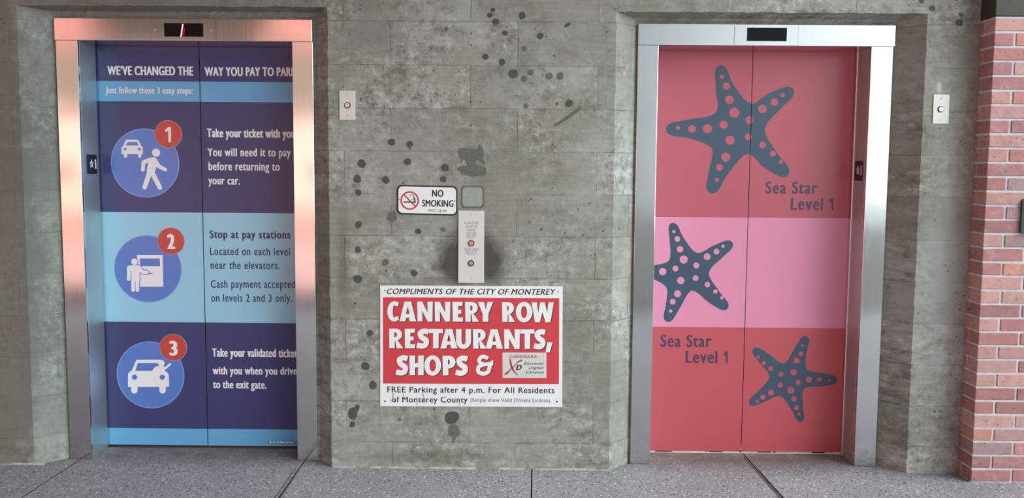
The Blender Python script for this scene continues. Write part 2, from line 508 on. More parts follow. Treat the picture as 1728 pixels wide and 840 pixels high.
# ---- lettering
_cap = {}
XH = 0.71
def glyphs(body, bold, shear, space):
    c = bpy.data.curves.new('lettering', 'FONT')
    c.body = body; c.size = 1; c.offset = bold; c.shear = shear; c.space_character = space
    c.resolution_u = 4; c.fill_mode = 'FRONT'
    o = bpy.data.objects.new('lettering', c)
    COL.objects.link(o)
    dg = bpy.context.evaluated_depsgraph_get()
    me = bpy.data.meshes.new_from_object(o.evaluated_get(dg))
    v = [tuple(q.co) for q in me.vertices]; f = [tuple(q.vertices) for q in me.polygons]
    bpy.data.objects.remove(o); bpy.data.curves.remove(c); bpy.data.meshes.remove(me)
    return v, f
def text(mb, body, x0, y0, x1, y1, cap, Y, bold=0.0, shear=0.0, space=1.05, mi=0, lift=0.0012):
    """lettering with its ink from (x0,y0) to (x1,y1) along the baseline, capitals cap tall (all measured on the photo);
    bold thickens the strokes by that share of the cap height on either side"""
    v, f = glyphs(body, 0.0, shear, space)
    if not _cap:
        hv, _ = glyphs('H', 0.0, 0, 1)
        xv, _ = glyphs('x', 0.0, 0, 1)
        _cap[0] = (min(p[1] for p in hv), max(p[1] for p in hv), max(p[1] for p in xv))
    b0, b1, bx = _cap[0]
    if any(ch.islower() for ch in body):          # taller small letters, as on these prints
        r0 = (bx - b0) / (b1 - b0)
        def ymap(y):
            q = (y - b0) / (b1 - b0)
            return q if q < 0 else q * XH / r0 if q < r0 else XH + (q - r0) * (1 - XH) / (1 - r0)
    else:
        def ymap(y): return (y - b0) / (b1 - b0)
    if not hasattr(mb, 'marks'): mb.marks = []
    mb.marks.append((len(mb.v), len(mb.f)))
    a = Vector(at(x0, y0, Y)); b = Vector(at(x1, y1, Y))
    hgt = Vector(at(x0, y0 - cap, Y)).y - a.y
    xs = [p[0] for p in v]; lo, hi = min(xs), max(xs)
    d = b - a; n = Vector((-d.y, d.x)).normalized(); e = d.normalized()
    w = bold * hgt
    a += e * w; d -= e * (2 * w)
    kv = 1 - 0.7 * bold
    copies = [(0, 0)] if w == 0 else [(-w, 0), (w, 0), (0, .45 * w), (0, -.2 * w)]
    for c, (du, dv) in enumerate(copies):
        i = len(mb.v)
        for p in v:
            q = a + d * ((p[0] - lo) / (hi - lo)) + n * (ymap(p[1]) * hgt * kv) + e * du + n * (dv + .1 * w)
            mb.v.append((q.x, Y - lift - c * 0.00004, q.y))
        for q in f:
            mb.f.append([i + k2 for k2 in q]); mb.m.append(mi)

def ONE(x0, x1, yb, yt, sl=0.0):
    """numeral one, flag and stem, in photo pixels"""
    w = x1 - x0; h = yb - yt
    return [(x1 - 0.42 * w, yb), (x1, yb), (x1 - sl, yt), (x1 - 0.40 * w - sl, yt), (x0 - sl * .6, yt + 0.20 * h), (x0 + 0.14 * w, yt + 0.34 * h), (x1 - 0.46 * w - sl * .6, yt + 0.235 * h)]

# ------------------------------------------------------------------ tagging
def thing(name, label, cat, loc, group=None):
    o = bpy.data.objects.new(name, None)
    o.empty_display_size = 0.1
    COL.objects.link(o)
    o.location = loc
    o['label'] = label; o['category'] = cat
    if group: o['group'] = group
    return o
def structure(o, label=None):
    o['kind'] = 'structure'
    if label: o['label'] = label
    return o

# ================================================================== SETTING
# lift frames (x of outer and inner post edges, header heights)
LIFT = {'blue': dict(x0=-2.3085, i0=-2.199, i1=-1.1285, x1=-1.0255, zb=2.134, zt=2.2412, hx0=-2.3107, hx1=-1.0282),
        'red': dict(x0=0.5897, i0=0.6915, i1=1.7438, x1=1.8525, zb=2.1286, zt=2.2321, hx0=0.5892, hx1=1.8584)}
# splayed recesses in the concrete
REC = {'blue': dict(a=-2.4409, b=-0.9309, t=at(300, 10, YW)[1]), 'red': dict(a=0.4705, b=1.9696, t=at(1300, 21, YW)[1])}
XEND = 2.24
ZTOP = 5.8

def jitter_line(x, y, z0, z1, n, amp):
    return [(x + (random.uniform(-amp, amp) if random.random() < 0.6 else random.uniform(-amp * .3, amp * .3)), y, z0 + (z1 - z0) * k / n) for k in range(n + 1)]
wm = MB()
def strip(A, B, mi=0):
    for k in range(len(A) - 1): wm.face([A[k], B[k], B[k + 1], A[k + 1]], mi)
NS = 90
edges = {}
for key in ('blue', 'red'):
    r, l = REC[key], LIFT[key]
    t = r['t']
    edges[key, 'a'] = jitter_line(r['a'], YW, 0, t, NS, 0.0028)
    edges[key, 'b'] = jitter_line(r['b'], YW, 0, t, NS, 0.0028)
    zi = l['zt'] + 0.012
    ia = [(l['x0'] - 0.010, YF + 0.014, zi * k / NS) for k in range(NS + 1)]
    ib = [(l['x1'] + 0.012, YF + 0.014, zi * k / NS) for k in range(NS + 1)]
    strip(edges[key, 'a'], ia)
    strip(ib, edges[key, 'b'])
    # soffit splay over the header, with the small mortar fillet on top of the frame
    A, B = edges[key, 'a'][-1], edges[key, 'b'][-1]
    n = 50
    top = [(A[0] + (B[0] - A[0]) * k / n, YW, t + random.uniform(-.0025, .0025)) for k in range(n + 1)]
    top[0], top[-1] = A, B
    inn = [(ia[-1][0] + (ib[-1][0] - ia[-1][0]) * k / n, YF + 0.014, zi) for k in range(n + 1)]
    fr = 0.70 if key == 'blue' else 0.52
    mid = [((top[k][0] + 5 * inn[k][0]) / 6, 0.094, zi + (t - zi) * fr + random.uniform(-.002, .002)) for k in range(n + 1)]
    wm.face([A, inn[0], mid[0]]); wm.face([B, mid[-1], inn[-1]])
    strip(inn, mid, 0); strip(mid, top, 0)
    edges[key, 't'] = top
    # back of the recess round the frame
    wm.face([(l['x0'] - 0.02, YF + 0.02, 0), (l['i0'] - 0.03, YF + 0.02, 0), (l['i0'] - 0.03, YF + 0.02, zi + .02), (l['x0'] - 0.02, YF + 0.02, zi + .02)])
    wm.face([(l['i1'] + 0.03, YF + 0.02, 0), (l['x1'] + 0.02, YF + 0.02, 0), (l['x1'] + 0.02, YF + 0.02, zi + .02), (l['i1'] + 0.03, YF + 0.02, zi + .02)])
    wm.face([(l['i0'] - 0.03, YF + 0.02, l['zb'] + .03), (l['i1'] + 0.03, YF + 0.02, l['zb'] + .03), (l['i1'] + 0.03, YF + 0.02, zi + .02), (l['i0'] - 0.03, YF + 0.02, zi + .02)])
def straight(x, t): return [(x, YW, t * k / NS) for k in range(NS + 1)]
strip(straight(-7.0, REC['blue']['t']), edges['blue', 'a'])
strip(edges['blue', 'b'], edges['red', 'a'])
strip(edges['red', 'b'], straight(XEND, REC['red']['t']))
# wall above the openings
up = [(-7.0, YW, REC['blue']['t'])] + edges['blue', 't'] + edges['red', 't'] + [(XEND, YW, REC['red']['t'])]
for k in range(len(up) - 1):
    wm.face([up[k], up[k + 1], (up[k + 1][0], YW, 2.6), (up[k][0], YW, 2.6)])
wm.face([(-7.0, YW, 2.6), (XEND, YW, 2.6), (XEND, YW, ZTOP), (-7.0, YW, ZTOP)])
wm.face([(XEND, YW + 0.12, 2.2), (9, YW + 0.12, 2.2), (9, YW + 0.12, ZTOP), (XEND, YW + 0.12, ZTOP)])
wm.face([(-7.0, YW, 0), (-7.0, YW, ZTOP), (-7.0, 3.0, ZTOP), (-7.0, 3.0, 0)])
wm.face([(-7.0, YW, ZTOP), (9.0, YW, ZTOP), (9.0, 3.0, ZTOP), (-7.0, 3.0, ZTOP)])
wm.face([(-7.0, 3.0, 0), (-7.0, 3.0, ZTOP), (9.0, 3.0, ZTOP), (9.0, 3.0, 0)])

# spots of old adhesive left on the concrete, each an irregular low disc
def blob(px, py, rx, ry=None, mi=1, th=0.0010, amp=0.10, seed=0, rot=0.0):
    ry = ry or rx
    rnd = random.Random(seed * 7 + int(px * 13 + py * 7))
    n = 22
    ph = [rnd.uniform(0, 6.28) for _ in range(4)]
    pts = []
    for k in range(n):
        a = 2 * math.pi * k / n
        q = 1 + amp * sum(math.sin((j + 2) * a + ph[j]) / (j + 1.5) for j in range(4))
        x, y = rx * q * math.cos(a), ry * q * math.sin(a)
        pts.append((px + x * math.cos(rot) - y * math.sin(rot), py + x * math.sin(rot) + y * math.cos(rot)))
    wm.flat([tr(pts, YW)], YW, th, mi)
C4 = lambda x, y, r: (530 + x / 2.8, y / 2.8, r / 2.8)
C5 = lambda x, y, r: (530 + x / 3, 280 + y / 3, r / 3)
C6 = lambda x, y, r: (530 + x / 2.8, 540 + y / 2.8, r / 2.8)
for q in [(831, 72, 13), (845, 47, 11), (858, 103, 16), (902, 156, 13), (909, 126, 4), (983, 73, 17), (1068, 170, 16), (810, 268, 15), (888, 293, 16),
          (941, 348, 22), (1205, 488, 18), (366, 671, 17), (452, 681, 16), (441, 764, 17), (225, 773, 20), (619, 792, 19), (1382, 152, 5), (1097, 174, 4),
          (742, 214, 4), (743, 158, 4), (740, 482, 4), (786, 482, 4), (1065, 586, 4), (742, 592, 5)]:
    blob(*C4(*q))
for q in [(992, 372, 15), (1022, 342, 15), (1111, 359, 17), (1162, 359, 18), (993, 230, 13), (1147, 490, 9), (1000, 500, 12)]:
    blob(*C4(*q), mi=2)
for q in [(219, 66, 20), (363, 71, 19), (224, 134, 16), (653, 67, 16), (225, 297, 18), (222, 424, 16), (221, 572, 22), (505, 542, 17), (527, 331, 15), (366, 529, 6), (206, 697, 6), (451, 85, 5)]:
    blob(*C5(*q))
for q in [(395, 256, 27), (362, 487, 18), (653, 322, 13), (648, 462, 15)]:
    blob(*C5(*q), mi=2)
for q in [(264, 60, 15), (243, 217, 19), (278, 307, 19), (180, 492, 14)]:
    blob(*C6(*q))
blob(530 + 183 / 2.8, 540 + 440 / 2.8, 8.5, 10); blob(530 + 203 / 2.8, 540 + 415 / 2.8, 4.5, 6, th=0.0012)
blob(530 + 651 / 2.8, 540 + 460 / 2.8, 12, 11); blob(530 + 660 / 2.8, 540 + 522 / 2.8, 10, 11, mi=2)
wm.flat([tr(stroke(catmull([(766, 728), (767, 736), (764, 748)], False), [10, 10, 9, 8, 7, 7, 6, 6, 5, 4, 3, 2, 1][:13]), YW)], YW, 0.0008, 2)
blob(1619, 38, 6.2); blob(1573, 14, 5); blob(1555, 0.5, 5); blob(1622, 25, 5, 3.2, rot=0.6, mi=2)
blob(530 + 1197 / 2.8, 118 / 2.8, 6.5, 2.8, rot=-0.5)
wm.flat([tr(stroke([(937, 211), (955, 200), (972, 188), (979, 182)], [4, 6, 6, 5]), YW)], YW, 0.0008, 2)
for k in range(46):                      # small bug holes, shallow dark pits
    px, py = random.choice([(random.uniform(700, 1020), random.uniform(30, 240)), (random.uniform(860, 1020), random.uniform(320, 470)), (random.uniform(1545, 1630), random.uniform(200, 780))])
    blob(px, py, random.uniform(0.7, 1.8), random.uniform(0.6, 1.5), mi=5, th=0.0006, amp=0.3)
# brushed-over smear where a sign was pulled off, and a square cement patch over an old box
S = lambda x, y: (740 + x / 10.5, 230 + y / 10.5)
smear = catmull([S(*p) for p in [(350, 260), (380, 205), (500, 210), (520, 290), (540, 220), (640, 225), (700, 200), (730, 130), (780, 220), (810, 300), (790, 400), (825, 470), (790, 505),
                                  (740, 450), (690, 420), (660, 500), (740, 520), (830, 550), (850, 640), (810, 705), (690, 705), (600, 715), (500, 690), (410, 670), (390, 625), (340, 590), (350, 545), (420, 520), (500, 510), (470, 430), (430, 420), (400, 495), (390, 400), (350, 320)]], True, 3)
wm.flat([tr(smear, YW)], YW, 0.0009, 2)
def rrect(x0, y0, x1, y1, r, n=5):
    out = []
    for cx, cy, a in ((x1 - r, y0 + r, -90), (x1 - r, y1 - r, 0), (x0 + r, y1 - r, 90), (x0 + r, y0 + r, 180)):
        out += [(cx + r * math.cos(math.radians(a + 90 * k / n)), cy + r * math.sin(math.radians(a + 90 * k / n))) for k in range(n + 1)]
    return out
rp = [(x + random.uniform(-.7, .7), y + random.uniform(-.7, .7)) for x, y in rrect(777.5, 313, 817, 351.5, 6)]
wm.flat([tr(rp, YW)], YW, 0.0010, 6)
wm.flat([tr(rrect(780.5, 316, 814, 348, 6), YW)], YW, 0.0024, 3)
# lime and mortar crumbs along the foot of the wall
def crumbs(xa, xb, y, dens):
    x = xa
    while x < xb:
        w = random.uniform(0.02, 0.09)
        if random.random() < dens:
            h = random.uniform(0.003, 0.010)
            n = 4
            for k in range(n):
                u0, u1 = x + w * k / n, x + w * (k + 1) / n
                d0, d1 = [0.004 + 0.010 * math.sin(math.pi * (k + q) / n) * random.uniform(.5, 1) for q in (0, 1)]
                wm.face([(u0, y - d0, 0.0006), (u1, y - d1, 0.0006), (u1, y - 0.0005, h), (u0, y - 0.0005, h)], 4)
        x += w
crumbs(-0.92, 0.46, YW, 0.9); crumbs(1.98, 2.21, YW, 0.75); crumbs(-2.7, -2.44, YW, 0.7)
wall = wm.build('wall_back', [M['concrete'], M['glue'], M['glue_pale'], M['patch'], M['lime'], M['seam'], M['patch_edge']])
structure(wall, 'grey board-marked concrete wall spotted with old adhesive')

# ---- paving with real joints
fm = MB()
JW = 0.0032
# joint lines (x at wall end, y at wall end, x towards the viewer)
joints = [(-2.2500, 0.02, -2.254), (-1.0950, -0.03, -1.0865), (0.0880, -0.027, 0.072), (1.2200, 0.262, 1.2415)]
cutx = [-9.0] + [j[0] for j in joints] + [9.0]
YN = -4.9
for k in range(len(cutx) - 1):
    a0 = cutx[k] + (JW if k else 0); a1 = cutx[k + 1] - (JW if k < len(cutx) - 2 else 0)
    b0 = (joints[k - 1][2] + JW) if k else cutx[0]
    b1 = (joints[k][2] - JW) if k < len(joints) else cutx[-1]
    n = 12
    # between the wall line and the joint start the slab is continuous
    def xl(y, a, b): return a + (b - a) * (0.3 - y) / 0.75 if y > -0.45 else b
    ys = [0.62, 0.30, 0.10, -0.03, -0.2, -0.45, -1.5, -3.0, -4.0, YN]
    for q in range(len(ys) - 1):
        y0, y1 = ys[q], ys[q + 1]
        fm.face([(xl(y1, a0, b0), y1, 0), (xl(y1, a1, b1), y1, 0), (xl(y0, a1, b1), y0, 0), (xl(y0, a0, b0), y0, 0)])
        if k:
            fm.face([(xl(y0, a0, b0), y0, 0), (xl(y0, a0, b0), y0, -.012), (xl(y1, a0, b0), y1, -.012), (xl(y1, a0, b0), y1, 0)], 1)
        if k < len(joints):
            fm.face([(xl(y0, a1, b1), y0, 0), (xl(y1, a1, b1), y1, 0), (xl(y1, a1, b1), y1, -.012), (xl(y0, a1, b1), y0, -.012)], 1)
for j in joints:                                   # joint bottoms
    fm.face([(j[0] - .02, 0.62, -.0115), (j[0] + .02, 0.62, -.0115), (j[2] + .02, YN, -.0115), (j[2] - .02, YN, -.0115)], 1)
fm.face([(-9, YN, 0), (9, YN, 0), (9, YN, -.05), (-9, YN, -.05)])
fm.face([(-1.2, -30, -.02), (16, -30, -.02), (16, YN, -.02), (-1.2, YN, -.02)], 3)
fm.face([(-20, -30, -.02), (-1.2, -30, -.02), (-1.2, -7.2, -.02), (-20, -7.2, -.02)], 4)
fm.face([(-20, -7.2, -.02), (-1.2, -7.2, -.02), (-1.2, YN, -.02), (-20, YN, -.02)], 3)
def bead(path, w, h):
    """raised irregular bead of joint sealant"""
    for k in range(len(path) - 1):
        (x0, y0), (x1, y1) = path[k], path[k + 1]
        a0, a1 = w * (0.8 + 0.3 * math.sin(k * 1.7)), w * (0.8 + 0.3 * math.sin(k * 1.7 + 1.7))
        fm.face([(x0 - a0, y0, 0.0004), (x1 - a1, y1, 0.0004), (x1, y1, h), (x0, y0, h)][::-1], 2)
        fm.face([(x0, y0, h), (x1, y1, h), (x1 + a1, y1, 0.0004), (x0 + a0, y0, 0.0004)][::-1], 2)
def curve_pts(a, b, n, amp):
    return [(a[0] + (b[0] - a[0]) * k / n + random.uniform(-amp, amp), a[1] + (b[1] - a[1]) * k / n) for k in range(n + 1)]
bead(curve_pts((-1.107, -0.02), (-1.098, -0.50), 16, .0015), 0.007, 0.004)
bead(curve_pts((-1.084, -0.06), (-1.074, -0.50), 16, .0015), 0.007, 0.004)
bead(curve_pts((1.212, 0.22), (1.232, -0.5), 20, .0012), 0.006, 0.004)
bead(curve_pts((1.232, 0.05), (1.250, -0.5), 18, .0012), 0.005, 0.003)
M['asphalt'] = flat_mat('street_asphalt', (74, 73, 74), 0.9, var=0.15, vscale=3)
M['pavers'] = flat_mat('pink_street_pavers', (200, 150, 148), 0.9, var=0.1, vscale=2)
floor = fm.build('floor', [M['floor'], M['joint'], M['sealant'], M['asphalt'], M['pavers']])
structure(floor, 'grey speckled aggregate paving with sealed joints')

# ---- brick pillar on the right, every brick laid in its mesh
bmk = MB()
tones = []
X0 = 2.2265
PAL = [(196, 142, 134), (176, 116, 110), (190, 128, 122), (178, 118, 116), (166, 132, 130), (198, 138, 118), (186, 136, 132), (160, 108, 104), (194, 146, 136), (168, 112, 112), (184, 122, 114)]
rb = random.Random(4)
CH, MJ = 0.0677, 0.0100
def brick(x0, x1, y0, y1, z0, z1):
    c = rb.choice(PAL); k = rb.uniform(0.9, 1.08)
    j = lambda: rb.uniform(-.0012, .0012)
    n0 = len(bmk.f)
    x0 += j(); y0 += j() * .8; z1 += j()
    e = 0.003                       # eased arrises
    i = len(bmk.v)
    ring = lambda z, d: [(x0 + d, y0 + e, z), (x0 + e, y0 + d, z), (x1 - e, y0 + d, z), (x1 - d, y0 + e, z), (x1 - d, y1, z), (x0 + d, y1, z)]
    rings = [ring(z0, e), ring(z0 + e, 0), ring(z1 - e, 0), ring(z1, e)]
    for r in rings: bmk.v += r
    for q in range(3):
        for s in range(6):
            a, b = s, (s + 1) % 6
            bmk.f.append([i + q * 6 + a, i + q * 6 + b, i + q * 6 + 6 + b, i + q * 6 + 6 + a]); bmk.m.append(0)
    bmk.f.append([i + 18 + s for s in range(6)]); bmk.m.append(0)
    bmk.f.append([i + 5 - s for s in range(6)]); bmk.m.append(0)
    tones.extend([[v * k * 1.02 for v in srgb((c[0], c[1] + 4, c[2] + 8))]] * (len(bmk.f) - n0))
NC = 33
ZB0 = 0.006
for c in range(NC):
    z0 = ZB0 + c * CH; z1 = z0 + CH - MJ
    x = X0
    if c % 2 == 0:
        brick(X0, X0 + 0.193, YB, YB + 0.092, z0, z1)
        brick(X0, X0 + 0.092, YB + 0.102, YB + 0.30, z0, z1)
        x = X0 + 0.203
    else:
        brick(X0, X0 + 0.092, YB, YB + 0.193, z0, z1)
        x = X0 + 0.102
    while x < 4.1:
        brick(x, x + 0.193, YB, YB + 0.092, z0, z1)
        x += 0.203
ZBT = ZB0 + NC * CH
bmk.box(X0 + 0.004, 4.2, YB + 0.005, YB + 0.31, 0.0, ZBT - 0.002, 1)
tones.extend([[0.5, 0.5, 0.5]] * 6)
pil = bmk.build('wall_right', [M['brick'], M['mortar']])
at_ = pil.data.color_attributes.new('brick_tone', 'FLOAT_COLOR', 'CORNER')
for poly, tcol in zip(pil.data.polygons, tones):
    for li in poly.loop_indices: at_.data[li].color = (*tcol, 1)
structure(pil, 'red brick pillar with pale mortar at the right of the wall')
lt = MB()
lt.box(X0 - 0.002, 4.2, YB - 0.002, YB + 0.31, ZBT, 2.75)
structure(lt.build('trim_1', M['lintel'], bevel=0.004), 'dark lintel over the brick pillar')

# ---- unseen slab overhead, shaped to dim the left, and the street the steel reflects
cm = MB()
cm.box(-7, 1.2, -3.2, 0.0, 3.05, 3.35)
cm.box(-7, -1.3, -4.2, -3.2, 3.05, 3.35)  # extra length added to deepen the shade on the left
cm.box(1.2, 2.2, -0.5, 0.0, 3.05, 3.35)
structure(cm.build('ceiling', flat_mat('painted_soffit', (150, 146, 140), 0.9)), 'unseen concrete slab over the walk, shaped to shade the left')
M['salmon'] = flat_mat('salmon_plaster', (226, 148, 138), 0.9, var=0.08, vscale=0.6)
M['peach'] = flat_mat('peach_plaster', (244, 214, 198), 0.9, var=0.06, vscale=0.6)
M['sand'] = flat_mat('sand_cornice', (140, 127, 112), 0.9)
M['brown'] = flat_mat('brown_shutter', (66, 50, 44), 0.8)
bm_ = MB()
BY = -14.0
bm_.box(-20, -2.4, BY - 4, BY, 0, 0.7, 0)
bm_.box(-20, -2.4, BY - 4, BY, 0.7, 2.75, 1)
bm_.box(-20, -2.3, BY - 4, BY + 0.12, 2.75, 4.1, 2)
bm_.box(-20, -8.9, BY - 4, BY, 4.1, 7.0, 0)
bm_.box(-8.9, -5.2, BY - 4, BY, 4.1, 7.0, 3)
bm_.box(-5.2, -2.4, BY - 4, BY, 4.1, 7.0, 0)
for k in range(6):
    bm_.box(-19 + k * 2.9, -17.9 + k * 2.9, BY, BY + 0.05, 1.35, 1.6, 3)
structure(bm_.build('wall_opposite', [M['salmon'], M['peach'], M['sand'], M['brown']]), 'sunlit salmon house front across the street')

# ================================================================== LIFTS
def lift(key, label, loc_x):
    L = LIFT[key]
    root = thing('elevator', label, 'elevator', (loc_x, YF, 0), 'elevators in the concrete wall')
    # posts: face plus the return that runs back to the door
    jambs = []
    for xo, xi, s in ((L['x0'], L['i0'], 1), (L['x1'], L['i1'], -1)):
        b = MB()
        a0, a1 = min(xo, xi), max(xo, xi)
        b.box(a0, a1, YF, YF + 0.018, 0.002, L['zb'])                       # face
        r0, r1 = (xi - 0.018, xi) if s > 0 else (xi, xi + 0.018)
        b.box(r0, r1, YF + 0.018, YD - 0.012, 0.002, L['zb'] + 0.0, 2)         # return
        q0, q1 = (xi - 0.018, xi + 0.004) if s > 0 else (xi - 0.004, xi + 0.018)
        if s < 0: b.box(q0, q1, YD - 0.030, YD - 0.012, 0.002, L['zb'], 1)            # rebate bead by the door
        jambs.append(b.build('jamb', [M['steel'], M['steel_edge'], M['steel_return']], root, bevel=0.0015))
    h = MB()
    h.box(L['hx0'], L['hx1'], YF - 0.004, YF + 0.016, L['zb'], L['zt'])
    h.box(L['i0'] - 0.018, L['i1'] + 0.018, YF + 0.016, YD - 0.010, L['zb'] + 0.0005, L['zb'] + 0.02)
    header = h.build('header', M['steel'], root, bevel=0.0015)
    return root, jambs, header

def level_plate(jamb, X, s, quad):
    ys = [atx(px, py, X) for px, py in quad]
    y0 = sum(p[0] for p in (ys[0], ys[3])) / 2; y1 = sum(p[0] for p in (ys[1], ys[2])) / 2
    z1 = (ys[0][1] + ys[1][1]) / 2; z0 = (ys[2][1] + ys[3][1]) / 2
    y0, y1 = min(y0, y1), max(y0, y1)
    b = MB()
    # build on a y-plane, then swing onto the jamb
    w, hh = y1 - y0, z1 - z0
    b.flat([rrect(0, 0, w, hh, 0.004, 3)], 0, 0.003, 0)
    mx = lambda u: u if s > 0 else w - u         # reading direction from the front
    f = b
    st = [((0.44 + 0.20 * (1 if k % 2 == 0 else .52) * math.sin(k * math.pi / 5)) * w, (0.52 + 0.25 * (1 if k % 2 == 0 else .45) * math.cos(k * math.pi / 5)) * hh) for k in range(10)]
    inn = [((0.44 * w + (x - 0.44 * w) * .5), (0.52 * hh + (z - 0.52 * hh) * .5)) for x, z in st]
    f.flat([st, inn], -0.003, 0.0012, 1)
    f.flat([[(0.80 * w, 0.27 * hh), (0.90 * w, 0.27 * hh), (0.90 * w, 0.76 * hh), (0.82 * w, 0.76 * hh), (0.74 * w, 0.68 * hh), (0.80 * w, 0.68 * hh)]], -0.003, 0.0012, 1)
    for k in range(3):                           # braille dots under the numeral
        f.cyl((0.30 + 0.09 * k) * w, 0.13 * hh, 0.0016, -0.0042, -0.003, 0, 8)
    v2 = []
    for x, y, z in b.v:                          # local x -> depth, local -y -> out of the jamb
        v2.append((X - y * s, (y0 + x) if s > 0 else (y1 - x), z0 + z))
    if s < 0: v2 = [(X + y, (y1 - x), z0 + z) for x, y, z in b.v]
    else: v2 = [(X - y, (y0 + x), z0 + z) for x, y, z in b.v]
    b.v = v2
    if s < 0: pass
    o = b.build('level_plate', [M['black'], M['white']], jamb)
    o['label'] = 'black floor plate with raised star and numeral'
    return o

def indicator(header, L, disp, seams, screws, lit):
    b = MB()
    yf = YF - 0.004
    x0, z1 = at(disp[0], disp[1], yf); x1, z0 = at(disp[2], disp[3], yf)
    e = 0.005
    xa, xb = at(seams[0], 55, yf)[0], at(seams[1], 55, yf)[0]
    za, zb = L['zb'] + 0.003, L['zt'] - 0.003
    # faceplate with the display opening
    b.flat([[(xa, za), (xb, za), (xb, zb), (xa, zb)], [(x0, z0), (x0, z1), (x1, z1), (x1, z0)]], yf, 0.0018, 0)
    for xx in (xa, xb):
        b.flat([[(xx - .0014, za), (xx + .0014, za), (xx + .0014, zb), (xx - .0014, zb)]], yf, 0.0006, 1)
    ip = b.build('indicator_panel', [M['steel'], M['seam']], header)
    d = MB()
    d.flat([[(x0, z0), (x1, z0), (x1, z1), (x0, z1)]], yf, 0.0010)
    d.build('display', M['black_gloss'], header)['label'] = 'dark display window'
    for px, py in screws:
        cx, cz = at(px, py, yf)
        q = MB(); q.cyl(cx, cz, 0.0035, yf - 0.0034, yf - 0.0018, 0, 16); q.cyl(cx, cz, 0.0012, yf - 0.0036, yf - 0.0034, 1, 8)
        q.build('screw', [M['steel_edge'], M['seam']], header)
    if lit:
        q = MB()
        top, bot = (308.6, 41.5), (305.7, 60.9)
        q.flat([tr(stroke([top, bot], 3.0), yf)], yf - 0.0010, 0.0002, 1)
        q.flat([tr(stroke([(311.6, 48), (309.8, 60)], 1.3), yf)], yf - 0.0010, 0.0002, 1)
        q.flat([tr(stroke([top, bot], 1.8), yf)], yf - 0.0010, 0.0005, 0)
        q.build('digit', [M['led_core'], M['led_dim']], header)['label'] = 'lit red numeral'

def door(root, x0, x1, ztop, zbot, bands, mats):
    """sliding panel: printed front in bands from top to bottom, steel edges"""
    b = MB()
    zs = [ztop] + bands + [zbot]
    th = 0.035
    for k in range(len(zs) - 1):
        z1, z0 = zs[k], zs[k + 1]
        b.face([(x0, YD, z0), (x1, YD, z0), (x1, YD, z1), (x0, YD, z1)], k)
    n = len(mats)
    b.face([(x1, YD, zbot), (x1, YD + th, zbot), (x1, YD + th, ztop), (x1, YD, ztop)], n)
    b.face([(x0, YD + th, zbot), (x0, YD, zbot), (x0, YD, ztop), (x0, YD + th, ztop)], n)
    b.face([(x0, YD, zbot), (x0, YD + th, zbot), (x1, YD + th, zbot), (x1, YD, zbot)], n)
    b.face([(x1, YD + th, ztop), (x0, YD + th, ztop), (x0, YD, ztop), (x1, YD, ztop)], n)
    b.face([(x1, YD + th, zbot), (x0, YD + th, zbot), (x0, YD + th, ztop), (x1, YD + th, ztop)], n)
    return b.build('door_panel', list(mats) + [M['steel_edge']], root)

def avz(pts, Y=YD): return sum(at(px, py, Y)[1] for px, py in pts) / len(pts)

# ---------------- blue lift
rootB, jB, hB = lift('blue', 'elevator with navy and light blue parking instructions on its closed doors', -1.6667)
LB = LIFT['blue']
level_plate(jB[0], LB['i0'], 1, [(145.5, 260.3), (161.9, 261.2), (163.6, 293.6), (146.7, 292.9)])
indicator(hB, LB, (277, 39, 343.4, 62.1), (255.7, 364.5), [(261.6, 50.7), (356.9, 51)], True)
XS = at(336.4, 76, YD)[0]
XS = (XS + at(350.2, 752, YD)[0]) / 2
bz = [avz([(167, 136.2), (493, 139)]), avz([(170, 170.5), (493, 172.8)]), avz([(176, 357.3), (495, 360)]), avz([(180, 542.6), (498, 545)]), avz([(184, 722), (499, 724.5)])]
bm6 = [M['navy'], M['sky'], M['navy'], M['pale'], M['navy'], M['sky']]
zbB = avz([(184, 750), (499, 752.5)])
dl = door(rootB, LB['i0'] - 0.012, XS - 0.0022, LB['zb'] + 0.018, zbB, bz, bm6)
dr = door(rootB, XS + 0.0022, LB['i1'] + 0.012, LB['zb'] + 0.018, zbB, bz, bm6)

t = MB()
text(t, "WE\u2019VE CHANGED THE", 181.5, 126.3, 326.5, 127.4, 15.2, YD, 0.052, space=1.1)
text(t, "Just follow these 3 easy steps:", 178.4, 157.3, 326.3, 158.4, 10.8, YD, 0.04, space=1.08)
build_lines(t, 'lettering', M['white'], dl, 'white heading lettering')
t = MB()
text(t, "WAY YOU PAY TO PARK", 345.5, 128, 500.5, 128.6, 15.0, YD, 0.052, space=1.1)
text(t, "Take your ticket with you", 349.3, 231.3, 497.5, 232.6, 14.6, YD, 0.052, space=1.1)
text(t, "You will need it to pay", 350.3, 263.3, 491, 264, 13.6, YD, 0.042, space=1.12)
text(t, "before returning to", 352, 287, 472.4, 288, 13.6, YD, 0.042, space=1.12)
text(t, "your car.", 351.8, 311, 405.3, 311.4, 13.4, YD, 0.042, space=1.12)
text(t, "Take your validated ticket", 358, 601.3, 502, 602.6, 13.8, YD, 0.052, space=1.1)
text(t, "with you when you drive", 359, 631.3, 501.5, 632.2, 13.0, YD, 0.046, space=1.1)
text(t, "to the exit gate.", 359.6, 654.6, 450, 655.6, 13.0, YD, 0.046, space=1.1)
build_lines(t, 'lettering', M['white'], dr, 'white instruction lettering')
t = MB()
text(t, "Stop at pay stations", 354, 401.4, 490.3, 402.4, 12.8, YD, 0.042, space=1.14)
text(t, "Located on each level", 354.8, 430, 489.2, 430.8, 12.6, YD, 0.016, space=1.12)
text(t, "near the elevators.", 355.7, 453.4, 472.3, 454, 12.6, YD, 0.016, space=1.12)
